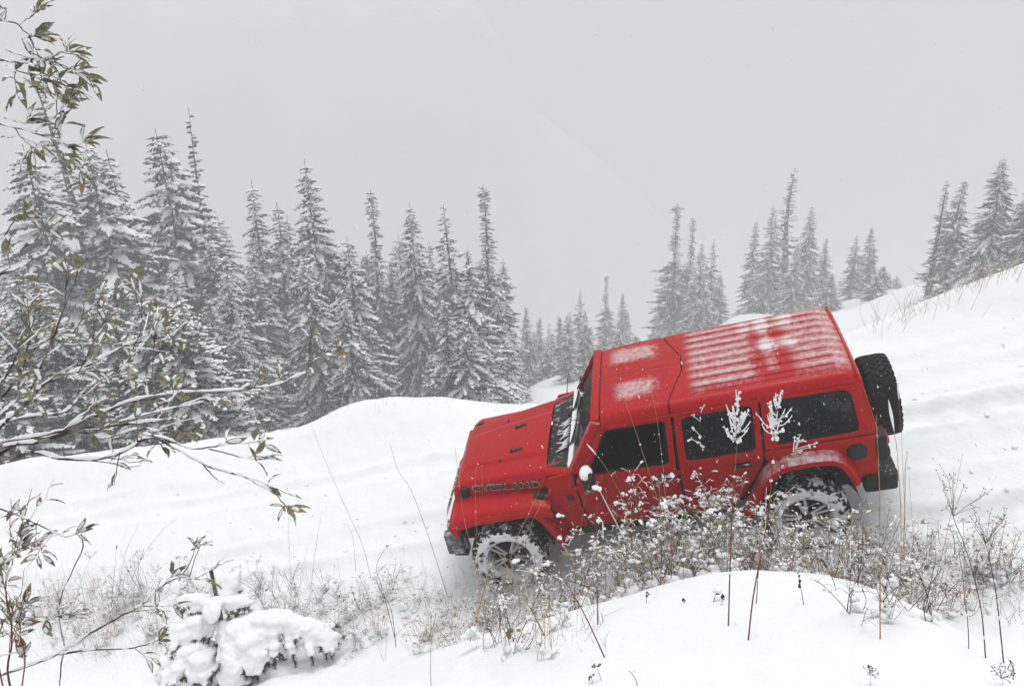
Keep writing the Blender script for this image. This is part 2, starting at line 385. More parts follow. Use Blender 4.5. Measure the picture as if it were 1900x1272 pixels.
M['decal_black'] = mat('decal_black', (.012, .012, .013), .5)
M['decal_grey'] = mat('decal_grey', (.34, .34, .35), .5)
M['cloth_dark'] = mat('cloth_dark', (.03, .03, .032), .9)

def build_offroader():
    root = empty('off_roader')
    root.matrix_world = Matrix([[*CARR[i], CART[i]] for i in range(3)] + [[0, 0, 0, 1]])
    tag(root, 'red four-door off-roader with snow-dusted roof driving nose down on the snowy road', 'car')
    def P(name, me, mats, parent=root, label=None, bev=0, seg=2, smooth=35, sub=0):
        mats = mats if isinstance(mats, (list, tuple)) else [mats]
        if isinstance(me, bmesh.types.BMesh):
            b = me; me = bpy.data.meshes.new(name); b.normal_update(); b.to_mesh(me); b.free()
        o = link(name, me, parent, mats)
        if bev:
            md = o.modifiers.new('bevel', 'BEVEL'); md.width = bev; md.segments = seg; md.limit_method = 'ANGLE'; md.angle_limit = R_(32)
        if sub:
            md = o.modifiers.new('sub', 'SUBSURF'); md.levels = sub; md.render_levels = sub
        if bev or sub: bake(o)
        o.data.polygons.foreach_set('use_smooth', np.ones(len(o.data.polygons), bool))
        if smooth: o.data.set_sharp_from_angle(angle=R_(smooth))
        if label: o['label'] = label
        return o
    def boxm(c, s, rot=None, taper=None):
        b = bmesh.new(); bmesh.ops.create_cube(b, size=1)
        for v in b.verts:
            if taper: v.co.x *= taper[0] if v.co.z > 0 else 1; v.co.y *= taper[1] if v.co.z > 0 else 1
            v.co = Vector((v.co.x * s[0], v.co.y * s[1], v.co.z * s[2]))
            if rot: v.co = rot @ v.co
            v.co += Vector(c)
        return b
    def rounded(poly, r, seg=5):
        """polygon with rounded corners; r one radius or one per corner"""
        n = len(poly); out = []
        rs = [r] * n if np.isscalar(r) else r
        for i in range(n):
            p = np.array(poly[i], float); a = np.array(poly[i - 1], float) - p; c = np.array(poly[(i + 1) % n], float) - p
            la, lc = np.linalg.norm(a), np.linalg.norm(c); rr = min(rs[i], la * .45, lc * .45)
            if rr < 1e-4: out.append(tuple(p)); continue
            A = p + a / la * rr; Cc = p + c / lc * rr
            for t in np.linspace(0, 1, seg + 1):
                out.append(tuple((1 - t) ** 2 * A + 2 * t * (1 - t) * p + t * t * Cc))
        return out
    def yside(z):
        if z <= 1.17: return .785 - .035 * max(0, (.95 - z) / .45) ** 2
        if z <= 1.20: return .785 - (z - 1.17) / .03 * .018
        return .767 - (z - 1.20) * .15
    def panel(outer, holes=(), side=1, thick=.03, yoff=0.0, yfun=yside):
        b = bmesh.new(); edges = []
        for loop in [outer] + list(holes):
            vs = [b.verts.new((x, 0, z)) for x, z in loop]
            for i in range(len(vs)): edges.append(b.edges.new((vs[i], vs[(i + 1) % len(vs)])))
        bmesh.ops.triangle_fill(b, use_beauty=True, use_dissolve=False, edges=edges)
        for z in (.62, .78, .95, 1.17, 1.20):
            g = b.verts[:] + b.edges[:] + b.faces[:]
            bmesh.ops.bisect_plane(b, geom=g, plane_co=(0, 0, z), plane_no=(0, 0, 1), dist=1e-5)
        for f in b.faces:
            f.normal_update()
        if sum(f.normal.y for f in b.faces) < 0: bmesh.ops.reverse_faces(b, faces=b.faces[:])
        front = b.faces[:]
        r = bmesh.ops.extrude_face_region(b, geom=front)
        nv = [v for v in r['geom'] if isinstance(v, bmesh.types.BMVert)]
        # the extruded copy is the outer skin
        nvset = set(nv)
        for v in b.verts:
            y = yfun(v.co.z) + yoff
            v.co.y = y if v in nvset else y - thick
        for v in b.verts: v.co.y *= side
        bmesh.ops.recalc_face_normals(b, faces=b.faces[:])
        return b
    red, rdu, blk = M['red'], M['red_dusty'], M['black_plastic']

    # ---- inner shell: dark floor pan, sills and frame rails, so that gaps between panels read black
    b = boxm((-1.62, 0, .60), (4.2, 1.36, .10)); P('floor_pan', b, M['dark_metal'])
    for s in (1, -1): P('frame_rail', boxm((-1.65, s * .45, .47), (4.5, .11, .14)), M['dark_metal'], bev=.02)
    for s in (1, -1): P('side_sill', boxm((-1.56, s * .715, .515), (1.62, .10, .11)), M['black_dusty'], bev=.02)
    for x in (0, -3.008): P('axle_beam', boxm((x, 0, .40), (.12, 1.3, .12)), M['dark_metal'], bev=.03)
    P('firewall', boxm((-.82, 0, .90), (.05, 1.42, .62)), M['dark_metal'])
    P('engine_bay_lining', boxm((-.20, 0, .83), (1.10, 1.0, .36)), M['dark_metal'])
    for s in (1, -1):
        for x0, x1 in ((-1.86, -.90), (-2.66, -1.95)):
            P('door_lining', boxm(((x0 + x1) / 2, s * .70, .86), (x1 - x0, .05, .56)), M['cloth_dark'], bev=.01)
    # ---- side panels
    for s in (1, -1):
        # front wing with cowl side, behind the wheel
        fw = rounded([(-.885, .52), (-.885, 1.255), (-.62, 1.235), (-.60, 1.055), (-.50, 1.045), (-.60, .80), (-.66, .52)], .03)
        P('cowl_side', panel(fw, side=s), red, bev=.006)
        # front door with window opening
        fd = rounded([(-.905, .545), (-1.62, .50), (-1.885, .52), (-1.90, 1.17), (-1.955, 1.715), (-1.285, 1.715), (-.905, 1.17)], [.06, .05, .06, .01, .05, .05, .02])
        win = rounded([(-1.035, 1.205), (-1.845, 1.195), (-1.895, 1.66), (-1.30, 1.665)], [.045, .05, .05, .05])
        d = P('front_door', panel(fd, [win], side=s, yoff=.004), red, bev=.006)
        rim_in = rounded([(-1.06, 1.225), (-1.825, 1.215), (-1.870, 1.642), (-1.315, 1.645)], .04)
        P('window_seal', panel(win, [rim_in], side=s, thick=.02, yoff=-.004), M['seal'], d, bev=.003)
        P('window_pane', panel(win, side=s, thick=.005, yoff=-.016), M['tint_front'], d)
        # rear door
        rd = rounded([(-1.915, .525), (-2.36, .55), (-2.60, .88), (-2.71, 1.06), (-2.76, 1.715), (-1.985, 1.715), (-1.93, 1.17)], [.06, .08, .08, .06, .05, .05, .01])
        win = rounded([(-2.005, 1.195), (-2.665, 1.195), (-2.70, 1.665), (-2.045, 1.66)], .055)
        d2 = P('rear_door', panel(rd, [win], side=s, yoff=.004), red, bev=.006)
        rim_in = rounded([(-2.025, 1.215), (-2.645, 1.215), (-2.68, 1.645), (-2.06, 1.642)], .045)
        P('window_seal', panel(win, [rim_in], side=s, thick=.02, yoff=-.004), M['seal'], d2, bev=.003)
        P('window_pane', panel(win, side=s, thick=.005, yoff=-.014), M['tint'], d2)
        # rear quarter: tub and hardtop side in one outline each
        rq = rounded([(-2.735, 1.175), (-2.73, 1.06), (-2.86, 1.0), (-3.28, 1.03), (-3.44, .93), (-3.52, .70), (-3.70, .66), (-3.735, 1.0), (-3.735, 1.175)], [.01, .04, .05, .05, .05, .04, .05, .02, .02])
        P('rear_quarter', panel(rq, side=s), red, bev=.006)
        ht = rounded([(-2.745, 1.19), (-3.735, 1.19), (-3.645, 1.70), (-2.785, 1.715)], [.01, .03, .06, .01])
        win = rounded([(-2.85, 1.215), (-3.60, 1.225), (-3.56, 1.665), (-2.865, 1.675)], [.06, .07, .09, .06])
        hp = P('hardtop_side', panel(ht, [win], side=s), red, bev=.006)
        rim_in = rounded([(-2.87, 1.235), (-3.58, 1.245), (-3.54, 1.645), (-2.885, 1.655)], .06)
        P('window_seal', panel(win, [rim_in], side=s, thick=.02, yoff=-.004), M['seal'], hp, bev=.003)
        P('window_pane', panel(win, side=s, thick=.005, yoff=-.012), M['tint'], hp)
        # dark backing behind the panel gaps
        P('gap_backing', panel([(-2.78, 1.0), (-3.70, 1.0), (-3.70, 1.21), (-2.70, 1.21)], side=s, thick=.01, yoff=-.04), M['seal'])
        # pillars behind the doors
        for x0, x1 in ((-1.88, -1.98), (-2.70, -2.80)):
            P('pillar', panel([(x0, .56), (x1, .56), (x1 - .05, 1.70), (x0 - .05, 1.70)], side=s, thick=.03, yoff=-.036), M['seal'])
        # handles, hinges, mirror
        for dd, x in ((d, -1.76), (d2, -2.52)):
            yh = yside(1.06)
            h = P('door_handle', boxm((x, s * (yh + .032), 1.075), (.185, .022, .034)), M['black_dusty'], dd, bev=.012, seg=3)
            P('handle_cup', boxm((x + .01, s * (yh + .004), 1.07), (.15, .012, .055)), M['seal'], dd, bev=.006)
        for dd, x in ((d, -.885), (d2, -1.905)):
            for z in (.74, 1.10):
                P('hinge', boxm((x, s * (yside(z) + .012), z), (.10, .024, .045)), red, dd, bev=.008)
        mir = bmesh.new()
        bmesh.ops.create_uvsphere(mir, u_segments=20, v_segments=14, radius=1)
        for v in mir.verts:
            q = v.co; e = lambda t, p: math.copysign(abs(t) ** p, t)
            v.co = Vector((-1.075 + e(q.x, .75) * .062, s * (.965 + e(q.y, .6) * .098), 1.335 + e(q.z, .6) * .105))
        mo = P('side_mirror', mir, blk)
        P('mirror_arm', boxm((-1.06, s * .835, 1.25), (.06, .16, .045)), blk, mo, bev=.012)
        sc = bmesh.new(); bmesh.ops.create_icosphere(sc, subdivisions=4, radius=1)
        for v in sc.verts:
            q = v.co.copy(); n = mnoise.noise(q * 2.6 + Vector((s, 0, 0))) * .10
            hz = q.z if q.z > -.1 + n * 2 else -.1 + n * 2
            v.co = Vector((-1.070 + q.x * .0635, s * (.965 + q.y * .0985), 1.392 + hz * .062 * (1 + n)))
        P('snow_cap', sc, M['snow'], mo)
    # fuel door and badges (near side)
    fdm = bmesh.new(); bmesh.ops.create_cone(fdm, cap_ends=True, segments=32, radius1=.092, radius2=.088, depth=.025)
    for v in fdm.verts: v.co = Vector((v.co.x - 3.545, yside(1.02) + .012 - v.co.z * -1, v.co.y + 1.02))
    fo = P('fuel_door', fdm, blk, bev=.006)
    fdm = bmesh.new(); bmesh.ops.create_cone(fdm, cap_ends=True, segments=28, radius1=.066, radius2=.064, depth=.012)
    for v in fdm.verts: v.co = Vector((v.co.x - 3.545, yside(1.02) + .028 + v.co.z, v.co.y + 1.02))
    P('filler_cap', fdm, M['dark_metal'], fo, bev=.004)
    for s in (1, -1):
        bm_ = bmesh.new(); bmesh.ops.create_cone(bm_, cap_ends=True, segments=24, radius1=.036, radius2=.033, depth=.016)
        for v in bm_.verts: v.co = Vector((v.co.x - .80, s * (yside(1.0) + .006 + v.co.z), v.co.y + .98))
        bmesh.ops.recalc_face_normals(bm_, faces=bm_.faces[:])
        P('wing_badge', bm_, M['dark_metal'], bev=.004)

    # ---- roof: hardtop shell with pressed ribs, two lift-off panels in front of a chevron seam
    def roof_y(q):                                  # q -1..1 across -> (y, z)
        a = abs(q); sg = 1 if q >= 0 else -1
        flat = .80
        if a <= flat: y = a / flat * .585; z = 1.828 - .020 * (a / flat) ** 2
        else:
            t = (a - flat) / (1 - flat) * math.pi / 2 * 1.0
            y = .585 + .108 * math.sin(t); z = 1.808 - .098 * (1 - math.cos(t))
        return sg * y, z
    seam = lambda y: -1.955 - .165 * (1 - min(1, max(0, (abs(y) - .13) / .48)))
    def roof_piece(name, x0f, x1f, q0, q1, nx, nq, mt, ribs=False, parent=root):
        qs = np.linspace(q0, q1, nq); us = np.linspace(0, 1, nx); V = []
        for u in us:
            for q in qs:
                y, z = roof_y(q); X0, X1 = x0f(y), x1f(y); x = X0 + (X1 - X0) * u
                t = np.clip((-1.30 - x) / .5, 0, 1); z -= .028 * (1 - t) ** 2        # falls a little to the windscreen
                te = np.clip((x + 3.50) / -.18, 0, 1.2)
                z -= .075 * te ** 1.7
                if ribs:
                    k = y / .138 + .0
                    if abs(y) < .56:
                        w = .5 + .5 * math.cos(2 * math.pi * (k - .25)); w = np.clip((w - .35) / .3, 0, 1)
                        z += .015 * w * np.clip((-2.16 - x) / .05, 0, 1) * np.clip((x + 3.52) / .05, 0, 1)
                else:
                    if .15 < abs(y) < .45 and -1.86 < x < -1.38:
                        w = np.clip(math.sin((abs(y) - .15) / .30 * math.pi * 2) * 1.5, 0, 1)
                        z += .008 * w * np.clip((-1.38 - x) / .04, 0, 1) * np.clip((x + 1.86) / .04, 0, 1)
                V.append((x, y, z))
        V = np.array(V); i = np.arange(nx - 1)[:, None] * nq; j = np.arange(nq - 1)[None]
        F = np.stack([i + j, i + j + 1, i + nq + j + 1, i + nq + j], -1).reshape(-1, 4)
        # turned-down skirt all round
        rim = list(range(nq)) + [k * nq + nq - 1 for k in range(1, nx)] + [(nx - 1) * nq + k for k in range(nq - 2, -1, -1)] + [k * nq for k in range(nx - 2, 0, -1)]
        n0 = len(V); c = V.mean(0)
        W = V[rim] + np.array([0, 0, -.028]); W[:, :2] += (c[:2] - W[:, :2]) * .004
        V = np.concatenate([V, W]); L = len(rim)
        Fs = np.array([[rim[k], rim[(k + 1) % L], n0 + (k + 1) % L, n0 + k] for k in range(L)])
        me = mesh_np(name, V, np.concatenate([F, Fs]))
        bq = bmesh.new(); bq.from_mesh(me); bmesh.ops.recalc_face_normals(bq, faces=bq.faces[:])
        if sum(f.normal.z for f in bq.faces) < 0: bmesh.ops.reverse_faces(bq, faces=bq.faces[:])
        bq.to_mesh(me); bq.free()
        return P(name, me, mt, parent, bev=.005, smooth=40)
    hard = roof_piece('hardtop_roof', lambda y: seam(y) - .007, lambda y: -3.68, -1, 1, 170, 190, M['red_roof'], True)
    roof_piece('roof_panel', lambda y: -1.292, lambda y: seam(y) + .005, .004, 1, 40, 60, M['red_roof'])
    roof_piece('roof_panel', lambda y: -1.292, lambda y: seam(y) + .005, -1, -.004, 40, 60, M['red_roof'])
    P('seam_backing', boxm((-1.75, 0, 1.765), (1.1, 1.22, .02)), M['seal'])
    for s in (1, -1):                              # drip rail over the doors
        t = Tubes(); t.tube([(-1.27, s * .700, 1.700), (-2.4, s * .702, 1.708), (-3.62, s * .702, 1.700)], .012, 6)
        P('drip_rail', t.mesh('drip_rail'), red)
    # ---- tail: hardtop back with glass, tailgate, spare, lamps, bumper
    def slab(name, pts4, thick, mt, parent=root, bev=.01, label=None):
        p = [Vector(q) for q in pts4]; n = (p[1] - p[0]).cross(p[2] - p[0]).normalized() * thick
        b = bmesh.new(); a = [b.verts.new(q) for q in p]; c = [b.verts.new(q + n) for q in p]
        b.faces.new(a); b.faces.new(c[::-1])
        for i in range(4): b.faces.new((a[i], c[i], c[(i + 1) % 4], a[(i + 1) % 4]))
        bmesh.ops.recalc_face_normals(b, faces=b.faces[:])
        return P(name, b, mt, parent, label=label, bev=bev)
    hb = slab('hardtop_back', [(-3.63, -.66, 1.78), (-3.63, .66, 1.78), (-3.725, .755, 1.19), (-3.725, -.755, 1.19)], .03, red, bev=.02)
    slab('rear_glass', [(-3.676, -.52, 1.70), (-3.676, .52, 1.70), (-3.755, .55, 1.25), (-3.755, -.55, 1.25)], .01, M['tint'], hb, bev=.004)
    tg = slab('tailgate', [(-3.72, -.60, 1.17), (-3.72, .60, 1.17), (-3.72, .60, .66), (-3.72, -.60, .66)], .045, red, bev=.015)
    slab('rear_panel', [(-3.69, -.78, 1.17), (-3.69, .78, 1.17), (-3.67, .76, .64), (-3.67, -.76, .64)], .03, red, bev=.01)
    P('spare_carrier', boxm((-3.82, -.03, 1.0), (.12, .30, .34)), M['dark_metal'], tg, bev=.02)
    for s in (1, -1):
        tl = P('tail_light', boxm((-3.765, s * .715, 1.02), (.10, .19, .28)), blk, bev=.02, seg=3)
        P('lens', boxm((-3.795, s * .720, 1.09), (.075, .15, .075)), M['red_lens'], tl, bev=.015)
        P('lens', boxm((-3.795, s * .720, .96), (.075, .15, .09)), M['tint'], tl, bev=.015)
    b = boxm((-3.79, 0, .61), (.20, 1.58, .19))
    for v in b.verts:
        if v.co.x < -3.85: v.co.z += .03 if v.co.z < .6 else 0; v.co.y *= .97
    P('rear_bumper', b, blk, bev=.03, seg=3)
    for s in (1, -1): P('bumper_end', boxm((-3.72, s * .76, .62), (.30, .12, .19)), blk, bev=.03, seg=3)

    # ---- bonnet, wings, flares
    wtop = lambda x: .545 + (.46 - x) / 1.08 * .135
    nx, nv = 60, 81; V = []
    for u in np.linspace(0, 1, nx):
        x = -.605 + u * 1.075
        W = wtop(x); zt = 1.275 - .105 * (u ** 1.25); fr = np.clip((u - .90) / .10, 0, 1)
        zt -= .075 * fr ** 2.2; W -= .05 * fr ** 2
        for v in np.linspace(-1, 1, nv):
            a = abs(v)
            if a < .80: y = a / .80 * (W - .07); z = zt - .018 * (a / .8) ** 2
            else:
                t = (a - .80) / .20
                if t < .6: q = t / .6 * math.pi / 2; y = W - .07 + .07 * math.sin(q); z = zt - .018 - .075 * (1 - math.cos(q))
                else: y = W + (t - .6) / .4 * .012; z = zt - .093 - (t - .6) / .4 * (zt - .093 - 1.075 + .02 * u)
            z += .016 * float(sstep(np.array(.40 - .10 * u - y), 0, .05)) * float(sstep(np.array(1.0 - u), .03, .2))
            V.append((x, y if v >= 0 else -y, z))
    V = np.array(V); i = np.arange(nx - 1)[:, None] * nv; j = np.arange(nv - 1)[None]
    F = np.stack([i + j, i + j + 1, i + nv + j + 1, i + nv + j], -1).reshape(-1, 4)
    me = mesh_np('bonnet', V, F)
    bq = bmesh.new(); bq.from_mesh(me); bmesh.ops.recalc_face_normals(bq, faces=bq.faces[:])
    if sum(f.normal.z for f in bq.faces) < 0: bmesh.ops.reverse_faces(bq, faces=bq.faces[:])
    bq.to_mesh(me); bq.free()
    hood = link('bonnet', me, root, [red])
    md = hood.modifiers.new('solid', 'SOLIDIFY'); md.thickness = .022; md.offset = -1; bake(hood); hood.data.set_sharp_from_angle(angle=R_(40))
    for s in (1, -1):
        P('hood_vent', boxm((-.245, s * .215, 1.262), (.15, .052, .022)), blk, hood, bev=.01, seg=3)
        P('hood_latch', boxm((.33, s * .585, 1.09), (.09, .05, .12)), blk, hood, bev=.015)
        P('hood_bumper_stop', boxm((-.08, s * .36, 1.262), (.03, .03, .02)), blk, hood, bev=.006)
    # lettering on the bonnet side
    def lettering(txt, name, cx, cz, width, height, yf, mt, depth, off, parent, space=1.0, slope=0):
        cu = bpy.data.curves.new(name, 'FONT'); cu.body = txt; cu.size = 1; cu.align_x = 'CENTER'; cu.align_y = 'CENTER'
        cu.extrude = depth; cu.offset = off; cu.space_character = space; cu.resolution_u = 3
        o = bpy.data.objects.new(name, cu); COL.objects.link(o)
        dg = bpy.context.evaluated_depsgraph_get(); dg.update()
        me = bpy.data.meshes.new_from_object(o.evaluated_get(dg)); bpy.data.objects.remove(o)
        co = np.empty(len(me.vertices) * 3); me.vertices.foreach_get('co', co); co = co.reshape(-1, 3)
        lo, hi = co.min(0), co.max(0); q = (co - (lo + hi) / 2) / (hi - lo)
        out = np.empty_like(co)
        out[:, 0] = cx - q[:, 0] * width                # reads left to right from the car's left side, nose to the left
        out[:, 2] = cz + q[:, 1] * height + slope * q[:, 0]
        out[:, 1] = [yf(x, z) for x, z in zip(out[:, 0], out[:, 2])] + (q[:, 2] + .5) * depth
        me.vertices.foreach_set('co', out.astype(np.float32).ravel()); me.update()
        b = bmesh.new(); b.from_mesh(me); bmesh.ops.recalc_face_normals(b, faces=b.faces[:]); b.to_mesh(me); b.free()
        return P(name, me, mt, parent, smooth=0)
    hoody = lambda x, z: wtop(x) + .014
    lettering('OVERLAND', 'lettering_outline', -.135, 1.130, .755, .088, hoody, M['decal_grey'], .003, .028, hood, 1.05)
    lettering('OVERLAND', 'lettering', -.135, 1.130, .735, .066, lambda x, z: hoody(x, z) + .003, M['decal_black'], .003, .008, hood, 1.06)
    lettering('Jeep', 'lettering', -.665, .775, .135, .052, lambda x, z: yside(z) + .002, M['decal_black'], .002, .01, root)
    for s in (1, -1):
        # wing top: flat shelf between bonnet and flare
        b = bmesh.new()
        st = [(.50, .985), (.36, 1.045), (-.10, 1.055), (-.47, 1.055), (-.60, 1.0)]
        rows = []
        for x, z in st:
            yi = wtop(x) - .03
            rows.append([b.verts.new((x, s * y, zz)) for y, zz in ((yi, z + .012), (yi + .10, z), (.80, z - .01), (.885, z - .022), (.93, z - .06), (.935, z - .13), (.915, z - .14), (.82, z - .10))])
        # arch line below: stations again with the outer edge following the arch
        for r0, r1 in zip(rows[:-1], rows[1:]):
            for k in range(len(r0) - 1): b.faces.new((r0[k], r0[k + 1], r1[k + 1], r1[k]))
        bmesh.ops.recalc_face_normals(b, faces=b.faces[:])
        if sum(f.normal.z * f.calc_area() for f in b.faces) < 0: bmesh.ops.reverse_faces(b, faces=b.faces[:])
        P('front_wing', b, red, bev=.0, sub=2, smooth=0)
    def flare(name, line, s, wid, mt, inner, y0=.77, y1=.935, parent=root):
        """line: outer edge polyline (x, z) of the arch; wid: height of its outer face"""
        L = smooth_line([(x, 0, z) for x, z in line], 40)[:, [0, 2]]
        c = np.array(inner); T = Tubes(); V = []; n = len(L)
        D = np.gradient(L, axis=0); N = np.stack([D[:, 1], -D[:, 0]], -1); N /= np.linalg.norm(N, axis=1)[:, None]
        sg = np.sign(((L - c) * N).sum(1)); N *= sg[:, None]
        prof = [(y0, .014), (y0 + .06, .010), (y1 - .04, .0), (y1 - .008, -.016), (y1, -.05), (y1 - .003, -wid), (y1 - .03, -wid - .006), (y0, -wid + .02)]
        for k in range(n):
            for y, o in prof: V.append((L[k][0] + N[k][0] * o, s * y, L[k][1] + N[k][1] * o))
        m_ = len(prof); F = [[k * m_ + q, k * m_ + (q + 1) % m_, (k + 1) * m_ + (q + 1) % m_, (k + 1) * m_ + q] for k in range(n - 1) for q in range(m_)]
        b = bmesh.new(); vs = [b.verts.new(v) for v in V]
        for f in F: b.faces.new([vs[q] for q in f])
        b.faces.new([vs[q] for q in range(m_)]); b.faces.new([vs[(n - 1) * m_ + q] for q in range(m_)])
        bmesh.ops.recalc_face_normals(b, faces=b.faces[:])
        return P(name, b, mt, parent, smooth=50)
    for s in (1, -1):
        flare('front_flare', [(.50, .80), (.495, .93), (.43, .995), (.30, 1.005), (-.30, 1.01), (-.44, .985), (-.535, .85), (-.60, .68), (-.665, .50)], s, .070, red, (0, .4))
        flare('rear_flare', [(-2.43, .50), (-2.55, .70), (-2.68, .93), (-2.80, 1.045), (-2.95, 1.085), (-3.25, 1.085), (-3.39, 1.03), (-3.47, .92), (-3.535, .745)], s, .066, rdu, (-3, .4), y0=.76, y1=.925)
        for cx, xs in ((0, (.46, -.62)), (-3.008, (-2.47, -3.55))):      # wheel-house liner
            V = []; th = np.linspace(R_(16), R_(172), 26)
            for t in th:
                for y in (.90, .42): V.append((cx + .515 * math.cos(t), s * y, .42 + .53 * math.sin(t)))
            F = [[2 * k, 2 * k + 1, 2 * k + 3, 2 * k + 2] for k in range(25)]
            b = bmesh.new(); vs = [b.verts.new(v) for v in V]
            for f in F: b.faces.new([vs[q] for q in f])
            P('wheel_liner', b, M['black_dusty'])
        P('turn_signal', boxm((.488, s * .84, .845), (.045, .12, .045)), M['amber'], bev=.01)
        P('wing_step', boxm((-.50, s * .74, 1.03), (.15, .10, .05)), blk, bev=.015)

    # ---- nose
    g = panel(rounded([(-.60, .70), (.60, .70), (.60, 1.02), (.54, 1.12), (-.54, 1.12), (-.60, 1.02)], .04), [rounded([(-.255 + k * .085 - .026, .78), (-.255 + k * .085 + .026, .78), (-.255 + k * .085 + .026, 1.06), (-.255 + k * .085 - .026, 1.06)], .024) for k in range(7)], thick=.05, yfun=lambda z: 0.0)
    for v in g.verts: v.co = Vector((.50 + v.co.y - (v.co.z - .70) * .10, v.co.x, v.co.z))
    gr = P('grille', g, red, bev=.006)
    P('grille_backing', boxm((.40, 0, .90), (.03, 1.1, .36)), M['seal'], gr)
    for s in (1, -1):
        q = bmesh.new(); bmesh.ops.create_uvsphere(q, u_segments=24, v_segments=12, radius=.085)
        for v in q.verts: v.co = Vector((.455 + v.co.z * .35, s * .43 + v.co.x, .96 + v.co.y))
        P('headlight', q, M['lamp_glass'])
    b = boxm((.62, 0, .645), (.20, 1.62, .29))
    for v in b.verts:
        if abs(v.co.y) > .5 and v.co.x > .6: v.co.x -= .03
        if v.co.x > .6 and v.co.z < .6: v.co.x -= .06
    bmesh.ops.subdivide_edges(b, edges=b.edges[:], cuts=3, use_grid_fill=True)
    for v in b.verts: v.co.x -= .09 * max(0, (abs(v.co.y) - .35) / .46) ** 2
    fb = P('front_bumper', b, M['bumper_snow'], bev=.03, seg=3)
    for s in (1, -1):
        P('bumper_corner', boxm((.555, s * .80, .635), (.20, .10, .29), Matrix.Rotation(R_(-6), 3, 'Y')), M['bumper_snow'], fb, bev=.03, seg=3)
        q = bmesh.new(); bmesh.ops.create_cone(q, cap_ends=True, segments=20, radius1=.05, radius2=.05, depth=.05)
        for v in q.verts: v.co = Vector((.66 + v.co.z, s * .56 + v.co.x, .64 + v.co.y))
        P('fog_light', q, M['lamp_glass'], fb, bev=.005)
    P('bumper_snow', boxm((.58, 0, .792), (.12, 1.25, .03)), M['snow'], fb, bev=.022, seg=3)
    for s in (1, -1): P('bumper_foot', boxm((.53, s * .76, .50), (.17, .16, .10), Matrix.Rotation(R_(-10), 3, 'Y')), M['black_plastic'], fb, bev=.03, seg=3)
    P('skid_plate', boxm((.48, 0, .46), (.20, .90, .12)), M['dark_metal'], fb, bev=.02)

    # ---- windscreen and cowl
    cow = slab('cowl_panel', [(-.615, -.60, 1.262), (-.615, .60, 1.262), (-.86, .66, 1.285), (-.86, -.66, 1.285)], -.03, M['black_dusty'], bev=.006)
    for s in (1, -1):
        slab('cowl_corner', [(-.60, s * .55, 1.268), (-.60, s * .69, 1.235), (-.88, s * .762, 1.262), (-.88, s * .55, 1.286)], -.03 if s > 0 else .03, red, bev=.01)
    def frame_bar(name, a, c, w, h, mt, parent, lab=None):
        a = Vector(a); c = Vector(c); d = (c - a); L = d.length
        q = boxm((0, 0, 0), (w, h, L)); rt = d.to_track_quat('Z', 'Y').to_matrix()
        for v in q.verts: v.co = rt @ v.co + (a + c) / 2
        return P(name, q, mt, parent, bev=.012, seg=3, label=lab)
    wf = frame_bar('windscreen_frame', (-1.235, -.665, 1.755), (-1.235, .665, 1.755), .09, .055, red, root)
    for s in (1, -1):
        q = bmesh.new()
        A = [(-.865, s * .765, 1.265), (-.955, s * .765, 1.235), (-.955, s * .69, 1.24), (-.85, s * .685, 1.285)]
        Bt = [(-1.205, s * .695, 1.765), (-1.29, s * .70, 1.735), (-1.29, s * .63, 1.745), (-1.20, s * .63, 1.785)]
        va = [q.verts.new(v) for v in A]; vb = [q.verts.new(v) for v in Bt]
        q.faces.new(va); q.faces.new(vb)
        for k in range(4): q.faces.new((va[k], va[(k + 1) % 4], vb[(k + 1) % 4], vb[k]))
        bmesh.ops.recalc_face_normals(q, faces=q.faces[:])
        P('windscreen_pillar', q, rdu, wf, bev=.012, seg=3)
    frame_bar('windscreen_base', (-.875, -.70, 1.295), (-.875, .70, 1.295), .055, .045, M['red_lowframe'], wf)
    slab('windscreen_glass', [(-.90, -.68, 1.30), (-.90, .68, 1.30), (-1.225, .625, 1.75), (-1.225, -.625, 1.75)], .005, M['glass'], wf, bev=0)
    for s, y in ((1, .40), (1, -.22)):
        t = Tubes(); t.tube([(-.80, y, 1.285), (-.875, y - .05, 1.335), (-.93, y - .34, 1.375)], [.012, .010, .007], 6)
        w = P('wiper', t.mesh('wiper'), M['black_dusty'], wf)
        t = Tubes(); t.tube([(-.895, y - .06, 1.335), (-.945, y - .58, 1.405)], .009, 5); P('blade', t.mesh('blade'), M['black_dusty'], w)
    t = Tubes()
    for k in range(11): t.tube([(-.70 - .03 * (k % 3), .40 - k * .05, 1.286), (-.78, .37 - k * .05 + .02 * (k % 4), 1.298), (-.83, .35 - k * .05, 1.300)], [.004, .009 + .003 * (k % 2), .004], 5)
    cs = t.mesh('cowl_snow'); P('cowl_snow', cs, M['snow'], cow)
    t = Tubes(); t.tube([(-.74, -.73, 1.24), (-.80, -.74, 1.44), (-.83, -.74, 1.50)], [.006, .003, .002], 5); P('antenna', t.mesh('antenna'), blk)

    # ---- cabin
    for s in (1, -1):
        st = P('seat', boxm((-1.72, s * .38, .86), (.50, .50, .18)), M['cloth_dark'], bev=.05, seg=3)
        P('backrest', boxm((-1.98, s * .38, 1.16), (.15, .48, .62), Matrix.Rotation(R_(-12), 3, 'Y')), M['cloth_dark'], st, bev=.05, seg=3)
        P('headrest', boxm((-2.06, s * .38, 1.53), (.10, .26, .17)), M['cloth_dark'], st, bev=.04, seg=3)
    P('rear_bench', boxm((-2.72, 0, 1.02), (.25, 1.26, .72)), M['cloth_dark'], bev=.05, seg=3)
    P('dashboard', boxm((-1.02, 0, 1.10), (.30, 1.36, .26)), M['cloth_dark'], bev=.05, seg=3)
    T = Tubes(); th = np.linspace(0, 2 * math.pi, 29)
